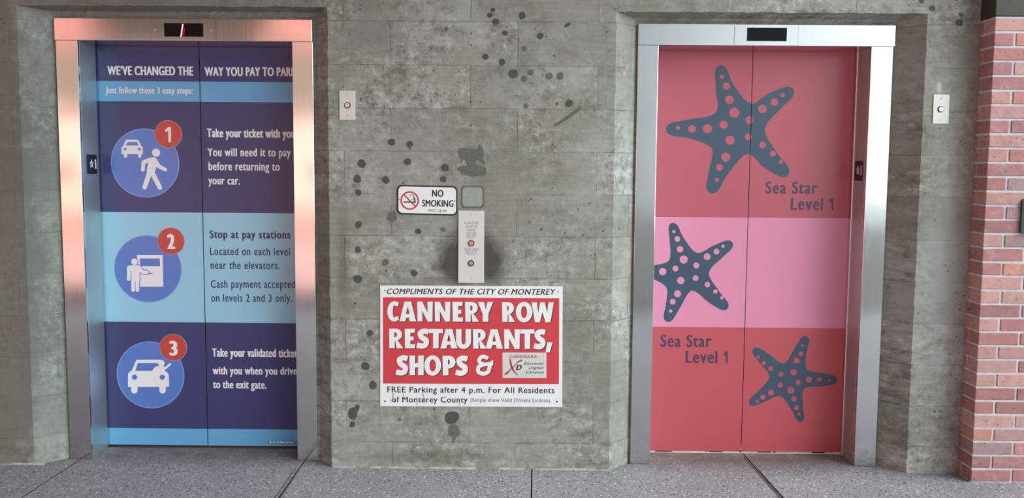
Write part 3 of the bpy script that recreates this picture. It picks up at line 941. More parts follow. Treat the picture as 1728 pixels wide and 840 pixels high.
text(t, "Cash payment accepted", 356, 485.2, 498.3, 485.8, 12.6, YD, 0.016, space=1.12)
text(t, "on levels 2 and 3 only.", 356.6, 508.6, 493, 509.2, 12.6, YD, 0.016, space=1.12)
build_lines(t, 'lettering', M['ink'], dr, 'dark blue pay station lettering')
t = MB()                                             # illegible imprint line at the foot
for a, b, w, mi in ((452.5, 454, 3, 1), (455, 457.3, 2.6, 0), (461, 464, 1.6, 0), (467, 470, 1.5, 0), (471, 480, 1.3, 0), (483, 488, 1.3, 0), (489, 494.5, 1.4, 0), (496, 500, 1.3, 1)):
    t.flat([tr([(a, 744.3 + (a - 452) * .035), (b, 744.3 + (b - 452) * .035), (b, 744.3 + w + (b - 452) * .035), (a, 744.3 + w + (a - 452) * .035)], YD)], YD, 0.0008, mi)
t.build('imprint', [M['white'], M['ink']], dr)

def roundel(panel, c, r, bc, br, digit, dpos, o, pict):
    for nm, (cx, cy), rr, ma, lift_ in (('disc', c, r, [M['circle_edge'], M['circle']], 0.0008), ('number_badge', bc, br, [M['circle_edge'], M['badge']], 0.0030)):
        X, Z = at(cx, cy, YD)
        R = (at(cx + rr, cy, YD)[0] - at(cx - rr, cy, YD)[0]) / 2
        b = MB()
        b.flat([circ(X, Z, R, 72)], YD, lift_, 0)
        b.flat([circ(X, Z, R * (0.978 if nm == 'disc' else 0.97), 72)], YD, lift_ + 0.0004, 1)
        if nm == 'number_badge':
            if digit == '1':
                b.flat([tr(ONE(*dpos), YD)], YD, lift_ + 0.0008, 2)
            else:
                x0, x1, yb, yt = dpos[:4]
                text(b, digit, x0, yb, x1, yb, yb - yt, YD, 0.07, mi=2, lift=lift_ + 0.0008)
            ma = ma + [M['white']]
            b.build('number_badge', ma, panel)['label'] = 'red badge with white numeral ' + digit
        else:
            b.build('disc', ma, panel)
    b = MB()
    s = 1030 / 190
    for nn, (kind, dat, lift_, mi) in enumerate(pict):
        b.flat([tr(l, YD, o, s) for l in dat], YD, lift_ + 0.00004 * nn, mi)
    b.build('pictogram', [M['white'], M['circle']], panel)

cp = lambda *a, w: stroke(list(a), w)
WH, BL = 0, 1
L1, L2, L3, L4 = 0.0016, 0.0020, 0.0024, 0.0028
car1 = [('p', [[(247, 380), (247, 318), (262, 303), (280, 258), (292, 247), (392, 247), (403, 258), (425, 303), (440, 318), (440, 380)], [(285, 300), (402, 300), (388, 268), (300, 268)]], L1, WH),
        ('p', [cp((282, 370), (282, 398), w=30)], L1, WH), ('p', [cp((412, 370), (412, 398), w=30)], L1, WH),
        ('p', [circ(278, 333, 13, 20)], L2, BL), ('p', [circ(409, 333, 13, 20)], L2, BL)]
man1 = [('p', [circ(561, 366, 37, 28)], L1, WH),
        ('p', [cp((446, 456), (440, 522), w=34)], L1, WH), ('p', [cp((448, 452), (500, 434), (542, 424), w=[34, 40, 34])], L1, WH),
        ('p', [catmull([(492, 440), (515, 415), (545, 408), (572, 432), (580, 465), (562, 500), (548, 550), (520, 575), (482, 550), (478, 512), (490, 472)], True, 4)], L1, WH),
        ('p', [cp((556, 445), (588, 492), (646, 521), w=[40, 36, 33])], L1, WH),
        ('p', [cp((505, 540), (457, 682), w=[46, 40])], L1, WH), ('p', [cp((524, 545), (597, 686), w=[46, 40])], L1, WH)]
roundel(dl, (244.9, 275.2), 57.7, (284.5, 226.3), 23.2, '1', (278.5, 289, 239.8, 214.3), (160, 190), car1 + man1)
mach = [('p', [[(385, 325), (622, 325), (627, 615), (412, 615), (400, 470)], [(412, 358), (416, 428), (597, 428), (595, 358)]], L1, WH)]
def person2(gr, lf, mi):
    return [('p', [circ(364, 387, 29 + gr / 2, 28)], lf, mi), ('p', [cp((313, 442), (312, 545), w=34 + gr)], lf, mi),
            ('p', [catmull([(298 - gr / 2, 450), (318, 422 - gr / 2), (365, 418 - gr / 2), (405, 420 - gr / 2), (432 + gr / 2, 446), (410 + gr / 2, 490), (409 + gr / 2, 570), (372, 585), (335, 570), (334, 480)], True, 4)], lf, mi),
            ('p', [cp((353, 555), (353, 645), w=35 + gr)], lf, mi), ('p', [cp((391, 555), (391, 645), w=35 + gr)], lf, mi),
            ('p', [cp((405, 440), (436, 478), (478, 487), w=[38 + gr, 36 + gr, 36 + gr])], lf, mi)]
extra2 = [('p', [cp((496, 494), (526, 494), w=8)], L4, BL), ('p', [cp((372, 570), (372, 652), w=5)], L4, BL), ('p', [cp((333, 470), (333, 560), w=5)], L4, BL)]
roundel(dl, (249.6, 453.6), 57.2, (288.9, 406.6), 23.0, '2', (282.8, 296.3, 419.7, 394.3), (160, 370), mach + person2(14, L2, BL) + person2(0, L3, WH) + extra2)
car3 = [('p', [[(304, 528), (304, 410), (330, 382), (525, 382), (548, 350), (580, 335), (610, 350), (630, 340), (642, 352), (640, 382), (662, 394), (678, 420), (680, 528)]], L1, WH),
        ('p', [cp((352, 390), (387, 296), (600, 296), w=32)], L1, WH), ('p', [circ(610, 312, 29, 28)], L1, WH),
        ('p', [[(592, 325), (600, 300), (630, 318), (628, 375), (600, 375)]], L1, WH),
        ('p', [cp((636, 366), (690, 321), w=20)], L1, WH),
        ('p', [cp((363, 520), (363, 560), w=58)], L1, WH), ('p', [cp((621, 520), (621, 560), w=58)], L1, WH),
        ('p', [circ(365, 440, 24, 24)], L2, BL), ('p', [circ(618, 440, 24, 24)], L2, BL)]
roundel(dl, (254.1, 632.5), 57.0, (292.8, 586), 23.0, '3', (286.4, 300.6, 599.3, 574.5), (160, 555), car3)

# ---------------- red lift
rootR, jR, hR = lift('red', 'elevator with pink and red doors printed with dark starfish', 1.224)
LR = LIFT['red']
level_plate(jR[1], LR['i1'], -1, [(1443.5, 271.9), (1456.9, 271), (1455.4, 304.3), (1442.4, 305.2)])
indicator(hR, LR, (1260.6, 46.7, 1327.2, 69.8), (1239.5, 1346.7), [(1246.2, 57.8), (1341.6, 58.9)], False)
XR = (at(1271, 88, YD)[0] + at(1250.3, 762, YD)[0]) / 2
rz = [avz([(1108, 365.6), (1430, 368.8)]), avz([(1100, 550.6), (1425, 554.3)])]
rm = [M['rose'], M['pink'], M['coral']]
zbR = avz([(1100, 759), (1250, 761.3), (1418, 764.5)])
rl = door(rootR, LR['i0'] - 0.012, XR - 0.0018, LR['zb'] + 0.018, zbR, rz, rm)
rr = door(rootR, XR + 0.0018, LR['i1'] + 0.012, LR['zb'] + 0.018, zbR, rz, rm)

def starfish(o, s, C, tips, valleys, dots):
    """five tapering arms with rounded tips; dots show the door colour"""
    pts = []
    for k in range(5):
        T = Vector(tips[k]); c = Vector(C)
        a = (T - c); Ln = a.length; a /= Ln
        n = Vector((-a.y, a.x))
        pts.append(valleys[k])
        for d, w in ((0.34, -0.140), (0.10, -0.098), (0.022, -0.055), (0.0, 0.0), (0.022, 0.055), (0.10, 0.098), (0.34, 0.140)):
            q = T - a * (d * Ln) + n * (w * Ln)
            pts.append((q.x, q.y))
    out = catmull(pts, True, 5)
    b = MB()
    b.flat([tr(out, YD, o, s)], YD, 0.0008, 0)
    return b
def dots(o, s, lst, band, mi=0):
    b = MB()
    for x, y, r in lst:
        b.flat([tr(circ(x, y, r, 26), YD, o, s)], YD, 0.0014, band(o[1] + y / s))
    return b
def both(a, b):
    r = MB(); r.v = a.v + b.v; n = len(a.v)
    r.f = a.f + [[k + n for k in f] for f in b.f]; r.m = a.m + b.m
    return r
sm = [M['star'], M['rose'], M['pink'], M['coral']]
bigD = [(394, 286, 8), (410, 321, 14), (422, 372, 16), (440, 420, 19), (400, 465, 15), (340, 480, 17), (282, 481, 14), (230, 477, 8), (424, 523, 17), (408, 586, 17), (385, 625, 13), (375, 670, 8), (496, 448, 14),
        (492, 510, 13), (546, 541, 13), (584, 573, 11), (614, 604, 8), (545, 406, 16), (590, 381, 14), (620, 355, 8)]
o1, s1 = (1040, 0), 1521 / 688
big = both(starfish(o1, s1, (440, 478), [(386, 244), (660, 333), (640, 653), (352, 720), (186, 482)], [(372, 420), (500, 386), (554, 482), (488, 574), (356, 552)], bigD), dots(o1, s1, bigD, lambda y: 1))
big.cut(XR - 0.0018, True).build('starfish', sm, rl)['label'] = 'large dark starfish, left part'
big.cut(XR + 0.0018, False).build('starfish', sm, rr)['label'] = 'large dark starfish, right part'
midD = [(214, 117, 12), (240, 173, 22), (261, 251, 25), (289, 330, 31), (226, 399, 23), (128, 422, 28), (52, 424, 12), (266, 491, 28), (242, 592, 27), (205, 653, 22), (190, 724, 13), (385, 375, 23), (380, 472, 22), (470, 522, 21),
        (531, 574, 17), (581, 622, 13), (468, 308, 26), (540, 269, 22), (590, 228, 13)]
o2, s2 = (1090, 365), 726 / 160
mid = both(starfish(o2, s2, (305, 425), [(200, 50), (662, 200), (625, 706), (160, 806), (-70, 430)], [(178, 335), (390, 280), (482, 432), (352, 568), (157, 545)], midD), dots(o2, s2, midD, lambda y: 2))
mid.build('starfish', sm, rl)['label'] = 'dark starfish on the pink band'
lowD = [(504, 140, 12), (489, 211, 20), (454, 270, 26), (429, 370, 27), (467, 457, 22), (560, 434, 27), (650, 432, 21), (732, 441, 11), (405, 525, 29), (432, 600, 23), (452, 676, 21), (476, 728, 13), (319, 387, 21), (314, 482, 21), (231, 339, 20),
        (171, 290, 17), (124, 242, 13), (233, 546, 25), (164, 584, 22), (116, 623, 13)]
o3, s3 = (1255, 555), 865 / 170
low = both(starfish(o3, s3, (385, 430), [(540, 62), (804, 436), (495, 794), (50, 645), (82, 170)], [(345, 297), (542, 345), (517, 512), (312, 575), (221, 412)], lowD), dots(o3, s3, lowD, lambda y: 3))
low.build('starfish', sm, rr)['label'] = 'dark starfish on the lower red band'
t = MB()
text(t, "Sea Star", 1291.4, 326.4, 1379, 327, 20.2, YD, 0.03, space=1.16)
text(t, "Level", 1334.4, 353.8, 1388.2, 354.4, 20.4, YD, 0.03, space=1.16)
t.flat([tr(ONE(1398.8, 1406.4, 354.4, 334.2), YD)], YD, 0.0012)
build_lines(t, 'lettering', M['star_ink'], rr)
t = MB()
text(t, "Sea Star", 1114.2, 584.6, 1200.2, 585.4, 20.0, YD, 0.03, space=1.16)
text(t, "Level", 1157, 611.8, 1210.2, 612.4, 20.2, YD, 0.03, space=1.16)
t.flat([tr(ONE(1220.8, 1228, 612.6, 592.6), YD)], YD, 0.0012)
build_lines(t, 'lettering', M['star_ink'], rl)

for root_, xs_, L_ in ((rootB, XS, LB), (rootR, XR, LR)):
    b = MB(); b.box(xs_ - 0.02, xs_ + 0.02, YD + 0.036, YD + 0.046, 0.02, L_['zb'] + 0.018)
    b.build('door_light_stop', M['dark'], root_)  # strip added behind the door split to stop car light leaking through
# sills, dark shafts behind, and the lit car whose light shows under the red doors
for key, root, zb in (('blue', rootB, zbB), ('red', rootR, zbR)):
    L = LIFT[key]
    b = MB()
    b.box(L['i0'] - 0.01, L['i1'] + 0.01, YD - 0.004, YD + 0.20, 0.0003, 0.0022)
    for y in (YD + 0.008, YD + 0.024):
        b.box(L['i0'] - 0.01, L['i1'] + 0.01, y, y + 0.004, 0.0022, 0.0042)
    b.build('sill', flat_mat('worn_sill_' + key, (92, 80, 76) if key == 'blue' else (225, 222, 214), 0.5, var=0.1), root)
for x0, x1 in ((-2.45, -0.90), (0.47, 2.0)):
    b = MB()
    y0, y1 = YD + 0.05, 1.75
    zt = 2.45
    b.face([(x0, y1, -.01), (x1, y1, -.01), (x1, y1, zt), (x0, y1, zt)])
    b.face([(x0, y0 - .2, -.01), (x0, y1, -.01), (x0, y1, zt), (x0, y0 - .2, zt)])
    b.face([(x1, y1, -.01), (x1, y0 - .2, -.01), (x1, y0 - .2, zt), (x1, y1, zt)])
    b.face([(x0, y0 - .2, zt), (x0, y1, zt), (x1, y1, zt), (x1, y0 - .2, zt)])
    b.face([(x0, 0.60, 0.0), (x1, 0.60, 0.0), (x1, y1, 0.0), (x0, y1, 0.0)])
    structure(b.build('wall_shaft', flat_mat('shaft_lining', (60, 58, 56) if x0 < 0 else (220, 218, 210), 0.9)), 'lining of the lift shaft')
# door shoes running in the sill track
for a, c in ((1106, 1129), (1129.5, 1134), (1192, 1193.2), (1197.5, 1219), (1248, 1252), (1279, 1301), (1306, 1309), (1371, 1392)):
    xa, xb_ = at(a, 762, YD)[0], at(c, 762, YD)[0]
    b = MB(); b.box(xa, xb_, YD + 0.004, YD + 0.012, 0.0022, zbR + 0.004)
    b.build('door_shoe', M['dark'], rootR)
car = bpy.data.lights.new('lift_car_light', 'AREA')
car.energy = 45; car.shape = 'RECTANGLE'; car.size = 1.0; car.size_y = 0.4; car.color = (1, 0.97, 0.9)
car_o = bpy.data.objects.new('lift_car_light', car)
COL.objects.link(car_o)
car_o.location = (1.22, 1.3, 0.3)
car_o.rotation_euler = (math.radians(-90), 0, 0)

# ================================================================== SIGNS AND PLATES
# ---- big red and white sign
c = at(795, 585, YW)
sg = thing('parking_sign', 'large red and white notice about shops and free parking, below the call plate', 'sign', (c[0], YW, c[1]))
b = MB()
b.flat([tr([(641.5, 481.3), (641.6, 684.8), (948.6, 686.4), (949.4, 483)], YW)], YW, 0.004)
pn = b.build('sign_panel', M['sign_white'], sg, bevel=0.0006)
b = MB()
YS = YW - 0.004
b.flat([tr([(646.2, 501.4), (646.4, 646.8), (943.2, 648), (943.8, 503)], YS)], YS, 0.0004)
b.build('red_field', M['red_print'], sg)
Y1 = YS - 0.0004
# heavy display capitals, drawn letter by letter in a box a wide and 1 tall
def heavy(ch, a):
    sw, hb = 0.29, 0.21
    def ell(cx, cz, rx, rz, a0, a1, n=18):
        return [(cx + rx * math.cos(math.radians(a0 + (a1 - a0) * k / n)), cz + rz * math.sin(math.radians(a0 + (a1 - a0) * k / n))) for k in range(n + 1)]
    if ch == 'C':
        cx = 0.60 * a
        o = ell(cx, .5, cx, .515, 62, 298); i = ell(cx, .5, cx - .28, .515 - .20, 298, 62)
        return [[o + [(a * .98, .045), (a * .93, .26)] + i + [(a * .93, .76), (a * .98, .965)]]]
    if ch == 'A':
        return [[[(0, 0), (a / 2 - .17, 1), (a / 2 + .17, 1), (a, 0), (a - .31, 0), (a - .36, .19), (.36, .19), (.29, 0)], [(a / 2, .76), (a / 2 - .095, .37), (a / 2 + .095, .37)]]]
    if ch == 'N':
        return [[[(0.02, 0), (0, 1), (.26, 1), (a - .26, .44), (a - .27, 1), (a, 1), (a - .02, 0), (a - .25, -.02), (.26, .54), (.27, 0)]]]
    if ch == 'E':
        return [[[(.02, 0), (0, 1), (a * .97, 1), (a * .95, .80), (.29, .80), (.29, .60), (a - .08, .60), (a - .08, .40), (.29, .40), (.29, .205), (a, .205), (a, 0)]]]
    if ch == 'R':
        bowl = ell(a * .48, .70, a * .44, .30, 90, -75, 14)
        hole = ell(a * .46, .69, a * .46 - .26, .125, 90, -90, 10)
        return [[[(.02, 0), (0, 1)] + bowl + [(a, 0), (a - .33, -.01), (.33, .36), (.29, .36), (.29, 0)], [(.27, .815)] + hole + [(.27, .565)]]]
    if ch == 'P':
        bowl = ell(a * .5, .68, a * .5, .32, 90, -90, 14)
        hole = ell(a * .48, .68, a * .48 - .26, .13, 90, -90, 10)
        return [[[(.02, 0), (0, 1)] + bowl + [(.30, .36), (.30, 0)], [(.28, .81)] + hole + [(.28, .55)]]]
    if ch == 'Y':
        return [[[(a / 2 - .145, 0), (a / 2 - .145, .40), (0, 1), (.31, 1), (a / 2 + .01, .62), (a - .29, 1), (a, 1), (a / 2 + .145, .40), (a / 2 + .145, 0)]]]
    if ch == 'O':
        return [[ell(a / 2, .5, a / 2, .52, 0, 360, 36)[:-1], ell(a / 2, .5, a / 2 - .27, .31, 0, 360, 30)[:-1]]]
    if ch == 'W':
        return [[[(0, 1), (.28, 1), (.335, .46), (a / 2 - .13, 1), (a / 2 + .11, 1), (a - .34, .46), (a - .27, 1), (a, 1), (a - .17, 0), (a - .42, -.02), (a / 2 - .01, .50), (.42, -.02), (.17, 0)]]]
    if ch == 'S':
        p = catmull([(a - .04, .835), (a * .62, .885), (.20, .80), (.22, .63), (a * .5, .52), (a - .16, .40), (a - .18, .20), (a * .45, .115), (.02, .165)], False, 5)
        return [[stroke(p, .27, cap='flat')]]
    if ch == 'T':
        return [[[(a / 2 - .14, 0), (a / 2 - .14, .79), (0, .78), (0.01, 1), (a - .01, 1), (a, .78), (a / 2 + .15, .79), (a / 2 + .14, 0)]]]
    if ch == 'U':
        o = ell(a / 2, .40, a / 2, .42, 180, 360, 16); i = ell(a / 2, .40, a / 2 - .28, .20, 360, 180, 12)
        return [[[(0, 1)] + o + [(a, 1), (a - .28, 1)] + i + [(.28, 1)]]]
    if ch == 'H':
        return [[[(.01, 0), (0, 1), (.29, 1), (.29, .62), (a - .29, .62), (a - .29, 1), (a, 1), (a - .01, 0), (a - .29, 0), (a - .29, .40), (.29, .40), (.29, 0)]]]
    if ch == ',':
        return [[[(.0, -.0), (.25, .52), (a, .52), (a * .55, 0)]]]
rows = [(508.6, 541.8, [('C', 653.6, 673.4), ('A', 674.2, 702.2), ('N', 704, 730.4), ('N', 733.6, 760), ('E', 763.6, 781.2), ('R', 784.8, 808.2), ('Y', 806.6, 832.2), ('R', 847, 869.2), ('O', 870.4, 898.4), ('W', 897, 934.6)]),
        (554.4, 587.2, [('R', 656.6, 680.4), ('E', 683, 700.6), ('S', 703, 724.4), ('T', 723.6, 747.4), ('A', 743.4, 771.8), ('U', 769.6, 795), ('R', 798, 821.4), ('A', 819.4, 848.6), ('N', 850.6, 877.4), ('T', 878, 902), ('S', 900.4, 921), (',', 920.6, 932)]),
        (599.6, 632.6, [('S', 667.8, 689), ('H', 691, 715.2), ('O', 716, 744.4), ('P', 746.8, 768.6), ('S', 768.4, 790)])]
lw, ls = MB(), MB()
for yt, yb, chars in rows:
    for ch, x0, x1 in chars:
        sl = 0.0055 * (x0 - 650)
        h = yb - yt
        a = (x1 - x0) / h
        for loops in heavy(ch, a):
            if ch == ',':
                pp = [[(920.6, 594.2), (923.6, 577.4), (932.6, 577.6), (927.6, 594.4)]]
            else:
                pp = [[(x0 + p[0] * h, yb + sl - p[1] * h) for p in l] for l in loops]
            lw.flat([tr(l, Y1) for l in pp], Y1, 0.0010)
            ls.flat([tr([(x + 1.4, y + 1.2) for x, y in l], Y1) for l in pp], Y1, 0.0004)
amp = [stroke(catmull([(123, 502), (96, 494), (74, 512), (80, 536), (108, 546)], False, 5), 25), stroke(catmull([(104, 546), (70, 562), (68, 594), (98, 607), (130, 596), (141, 566), (141, 540)], False, 5), 26, cap='flat'),
       stroke([(100, 546), (130, 543), (154, 540)], 22), [(150, 522), (166, 516), (164, 553), (150, 553)]]
for k, l in enumerate(amp):
    pp = [(790 + x / 3.909, 475 + y / 3.909) for x, y in l]
    lw.flat([tr(pp, Y1)], Y1, 0.0010 + 0.00004 * k)
    ls.flat([tr([(x + 1.4, y + 1.2) for x, y in pp], Y1)], Y1, 0.0004 + 0.00004 * k)
lw.build('display_lettering', M['sign_white'], sg)['label'] = 'heavy white capitals'
ls.build('lettering_shadow', M['shadow_print'], sg)
t = MB()
text(t, "COMPLIMENTS OF THE CITY OF MONTEREY", 652.8, 496.2, 937.8, 497, 9.6, YS, 0.03, shear=0.28, space=1.1, lift=0.0006)
for px, py in ((649.7, 490.2), (941.2, 491.8)): t.flat([tr(circ(px, py, 1.1, 12), YS)], YS, 0.0006)
text(t, "FREE Parking after 4 p.m. For All Residents", 653.6, 661.8, 935.8, 663.2, 9.8, YS, 0.026, space=1.12, lift=0.0006)
text(t, "of Monterey County", 661.4, 678.4, 789.2, 679, 9.4, YS, 0.026, space=1.1, lift=0.0006)
build_lines(t, 'lettering', M['black_print'], sg, 'black lettering on the white margins')
t = MB()
text(t, "(Simply show Valid Drivers License)", 794, 677.6, 928.2, 678.4, 6.2, YS, 0.015, space=1.08, lift=0.0006)
t.build('small_lettering', M['grey_print'], sg)['label'] = 'small grey lettering'
t = MB()                                            # scratches across the bottom margin
for p in ([(664, 663), (663, 670), (666, 677)], [(659.5, 674), (660, 679)], [(680, 665), (682, 669)], [(703, 671), (704, 682), (703, 683)], [(713.5, 664), (716, 672), (718, 676)], [(776, 680), (774, 685)]):
    t.flat([tr(stroke(p, [1.2] * (len(p) - 1) + [0.4]), YS)], YS, 0.0008)
t.build('scratch', M['grey_print'], sg)
for px, py in ((649.7, 676.8), (939.8, 677.4)):
    x, z = at(px, py, YS); q = MB(); q.cyl(x, z, 0.0038, YS - 0.0015, YS, 0, 16, r1=0.0045)
    q.build('screw', M['seam'], sg)
# cinema inset
YL = Y1 - 0.0006
b = MB()
b.flat([tr([(848, 594.6), (848, 637.4), (922, 637.6), (922.2, 594.8)], Y1)], Y1, 0.0006)
ins = b.build('cinema_inset', M['silver_print'], sg)
ins['label'] = 'small silver cinema panel'
K = lambda x, y: (840 + x / 15, 588 + y / 15)
b = MB()
b.flat([tr([K(*p) for p in stroke(catmull([(312, 270), (330, 380), (370, 500), (430, 600), (515, 675)], False, 5), [16 + 34 * math.sin(math.pi * min(1, k / 20 + .12)) ** 1 for k in range(21)])], YL)], YL, 0.0004, 0)
b.flat([tr([K(*p) for p in stroke(catmull([(597, 298), (530, 330), (440, 410), (400, 470)], False, 5), [40, 38, 36, 34, 32, 30, 28, 26, 24, 24, 24, 22, 22, 20, 20, 20])], YL)], YL, 0.0004, 0)
b.flat([tr([K(*p) for p in stroke(catmull([(350, 500), (290, 560), (190, 655)], False, 5), [22, 22, 24, 24, 26, 28, 30, 34, 38, 40, 34])], YL)], YL, 0.0004, 0)
b.flat([tr([K(*p) for p in stroke([(190, 655), (280, 612)], [30, 10])], YL)], YL, 0.0003, 0)
text(b, "CINEMARK", *K(290, 226), *K(1005, 226), 62 / 15, YL, 0.03, space=1.35, mi=0, lift=0.0004)
b.flat([tr([K(290, 232), K(960, 232), K(960, 240), K(290, 240)], YL)], YL, 0.0003, 0)
text(b, "D", *K(455, 540), *K(610, 540), 132 / 15, YL, 0.07, shear=0.30, mi=1, lift=0.0006)
text(b, "Extreme", *K(662, 402), *K(1162, 402), 60 / 15, YL, 0.04, shear=0.3, space=1.1, mi=1, lift=0.0004)
text(b, "Digital", *K(785, 515), *K(1165, 515), 62 / 15, YL, 0.04, shear=0.3, space=1.15, mi=1, lift=0.0004)
text(b, "Cinema", *K(718, 626), *K(1162, 626), 60 / 15, YL, 0.04, shear=0.3, space=1.15, mi=1, lift=0.0004)
b.build('logo', [M['maroon'], M['black_print']], ins)

# ---- no smoking sign
c = at(721, 338, YW)
ns = thing('no_smoking_sign', 'small white no smoking sign with a black rounded border', 'sign', (c[0], YW, c[1]))
T5 = lambda x, y: (660 + x / 4.4235, 300 + y / 4.4235)
def tilt(pts, k=0.022, x0=42): return [(x, y + (x - x0) * k) for x, y in pts]
b = MB()
b.flat([tr([T5(*p) for p in tilt(rrect(43, 52, 496, 272, 38, 8))], YW)], YW, 0.0025)
b.build('sign_panel', M['black_print'], ns)
YN_ = YW - 0.0025
b = MB()
b.flat([tr([T5(*p) for p in tilt(rrect(55, 63, 485, 261, 30, 8))], YN_)], YN_, 0.0004)
b.build('white_face', M['sign_white'], ns)
YN2 = YN_ - 0.0004
b = MB()
cc = (139, 169)
b.flat([tr([T5(*p) for p in stroke([(93, 180), (183, 181)], 9, cap='flat')], YN2)], YN2, 0.0003, 1)
b.flat([tr([T5(*p) for p in stroke([(176, 152), (180, 186)], 9, cap='flat')], YN2)], YN2, 0.0003, 1)
for p in ([(150, 165), (165, 158), (168, 140), (158, 124), (143, 128), (142, 142)], [(168, 166), (174, 148), (170, 130)]):
    b.flat([tr([T5(*q) for q in stroke(catmull(p, False, 4), 3.5)], YN2)], YN2, 0.0003, 1)
b.flat([tr([T5(*p) for p in circ(cc[0], cc[1], 69, 48)], YN2), tr([T5(*p) for p in circ(cc[0], cc[1], 58.5, 48)], YN2)], YN2, 0.0007, 0)
b.flat([tr([T5(*p) for p in stroke([(98, 127), (181, 212)], 10, cap='flat')], YN2)], YN2, 0.0006, 0)
b.build('prohibition_symbol', [M['red_line'], M['black_print']], ns)
t = MB()
text(t, "NO", *T5(305, 140), *T5(390, 142), 52 / 4.4235, YN2, 0.045, space=1.1, lift=0.0004)
text(t, "SMOKING", *T5(231, 213), *T5(466, 217), 50 / 4.4235, YN2, 0.04, space=1.05, lift=0.0004)
text(t, "MCC 22-29", *T5(279, 251), *T5(413, 256), 18 / 4.4235, YN2, 0.035, space=1.2, lift=0.0004)
t.flat([tr([T5(*p) for p in circ(474, 173, 5, 12)], YN2)], YN2, 0.0005)
t.flat([tr([T5(*p) for p in circ(62, 160, 4, 12)], YN2)], YN2, 0.0005)
build_lines(t, 'lettering', M['black_print'], ns)

# ---- call plate between the lifts
c = at(795, 416, YW)
cpn = thing('call_plate', 'tall steel call plate with a red key ring, between the two elevators', 'call panel', (c[0], YW, c[1]))
b = MB()
b.flat([tr([(773.8, 355.2), (773.2, 477), (816.8, 477.4), (817.2, 355.6)], YW)], YW, 0.006)
b.build('faceplate', M['plate'], cpn, bevel=0.0012)
YP = YW - 0.006
t = MB()
for s_, x0, x1, y in (("IN CASE OF FIRE", 783.6, 807.4, 378.2), ("DO NOT USE", 786.4, 805, 384.2), ("ELEVATOR", 788, 802.6, 390.2), ("USE STAIRS", 787.4, 804, 396), ("FOR EXIT", 788.2, 802.4, 401.6)):
    text(t, s_, x0, y, x1, y, 4.4, YP, 0.0, space=1.1, lift=0.0004)
for y, ws in ((421, [(783.6, 796), (797.6, 807.6)]), (424, [(785, 787), (788.6, 794), (796, 805.4)]), (427.4, [(785, 790.2), (792, 796), (797.6, 800), (801.6, 805.4)]), (430.6, [(789, 793), (795, 797), (798.6, 801.6)])):
    t.marks.append((len(t.v), len(t.f)))
    for a, d in ws:
        x = a
        while x < d - .4:
            t.flat([tr([(x, y - 1.9), (x + 0.7, y - 1.9), (x + 0.7, y), (x, y)], YP)], YP, 0.0004)
            x += 1.35
build_lines(t, 'lettering', M['grey_print'], cpn, 'faint grey engraved lettering')
for nm, (px, py), r, ring, lab in (('key_switch', (795.3, 410.3), 5.4, 'red_jewel', 'red ringed key switch'), ('key_switch', (795.1, 443.9), 5.2, 'seam', 'grey ringed key switch')):
    x, z = at(px, py, YP); R = r * 0.00292
    q = MB()
    q.cyl(x, z, R, YP - 0.004, YP, 0, 32, hole=R * 0.62)
    q.cyl(x, z, R * 0.60, YP - 0.003, YP, 1, 28)
    q.flat([[(x - .0013, z - R * .4), (x + .0013, z - R * .4), (x + .0013, z + R * .4), (x - .0013, z + R * .4)]], YP - 0.003, 0.0004, 2)
    q.build(nm, [M[ring], M['steel_edge'], M['seam']], cpn)['label'] = lab
for px, py in ((795.4, 362.2), (795.2, 470)):
    x, z = at(px, py, YP); q = MB()
    q.cyl(x, z, 0.0034, YP - 0.0010, YP, 0, 16); q.flat([[(x - .0009, z - .003), (x + .0009, z - .003), (x + .0009, z + .003), (x - .0009, z + .003)]], YP - .001, .0003, 1)
    q.build('screw', [M['plate'], M['seam']], cpn)

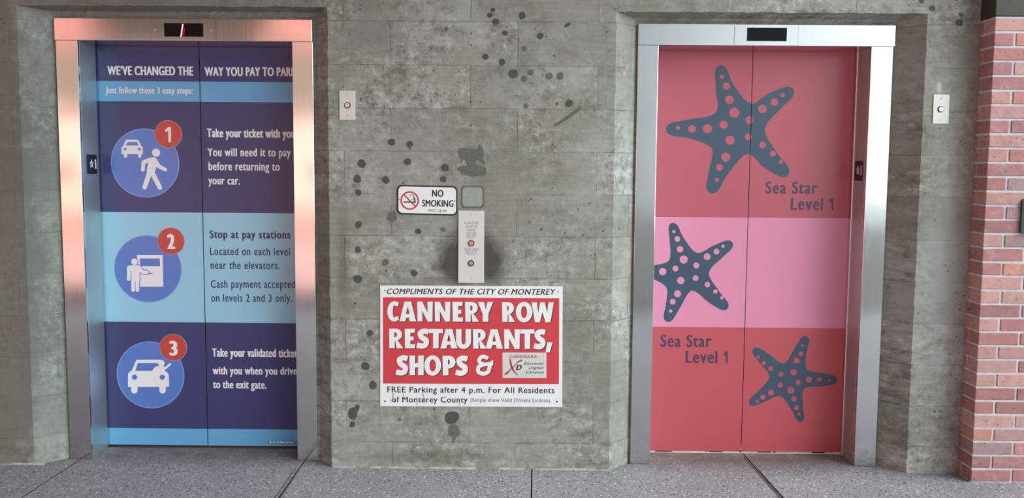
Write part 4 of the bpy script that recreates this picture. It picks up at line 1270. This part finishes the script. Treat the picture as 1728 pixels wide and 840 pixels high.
# ---- single key plates
def key_plate(quad, ring, screws, label):
    c = at(*ring, YW)
    k = thing('key_switch_plate', label, 'switch plate', (c[0], YW, c[1]), 'steel key plates beside the elevators')
    b = MB()
    b.flat([tr(quad, YW)], YW, 0.005)
    b.build('faceplate', M['plate'], k, bevel=0.0012)
    Y = YW - 0.005
    x, z = at(*ring, Y); R = 0.0155
    q = MB()
    q.cyl(x, z, R, Y - 0.0015, Y, 1, 32, hole=R * 0.70)
    q.cyl(x, z, R * 0.70, Y - 0.007, Y, 0, 32, hole=R * 0.50)
    q.cyl(x, z, R * 0.50, Y - 0.005, Y, 2, 24)
    q.flat([[(x - .0011, z - .005), (x + .0011, z - .005), (x + .0011, z + .005), (x - .0011, z + .005)]], Y - 0.005, 0.0004, 1)
    q.build('key_cylinder', [M['steel_edge'], M['seam'], M['steel_edge']], k)
    for p in screws:
        x, z = at(*p, Y); q = MB()
        q.cyl(x, z, 0.0034, Y - 0.0010, Y, 0, 16)
        q.flat([[(x - .0010, z - .0034), (x + .0012, z - .0034), (x + .0010, z + .0034), (x - .0012, z + .0034)]], Y - .001, .0003, 1)
        q.build('screw', [M['plate'], M['seam']], k)
key_plate([(572.9, 152.7), (573, 202.4), (599.6, 202.4), (599.2, 153)], (586.3, 177.6), [(585.9, 159.3), (586.4, 195)], 'small steel key plate on the concrete beside the blue elevator')
key_plate([(1575, 159.4), (1573.1, 208.7), (1599.7, 209.2), (1601.8, 159.7)], (1587.3, 184.3), [(1588, 166.6), (1585.6, 202.2)], 'small steel key plate on the concrete between red elevator and bricks')

# ---- black sign whose edge shows on the brick pillar
x0 = at(1721.5, 365, YB)[0]
z1, z0 = at(1724, 335.5, YB)[1], at(1724, 394.5, YB)[1]
bs = thing('wall_plaque', 'black rounded plaque on the brick pillar, only its edge in view', 'sign', (x0 + 0.15, YB, (z0 + z1) / 2))
b = MB()
b.flat([rrect(x0, z0, x0 + 0.30, z1, 0.014, 6)], YB - 0.001, 0.012)
b.build('plaque_body', flat_mat('dark_plaque', (50, 54, 58), 0.5), bs, bevel=0.002)
b = MB()
b.flat([rrect(x0 + 0.008, z0 + 0.008, x0 + 0.292, z1 - 0.008, 0.010, 6)], YB - 0.013, 0.0006)
b.build('plaque_face', flat_mat('dark_plaque_face', (40, 43, 48), 0.4), bs)
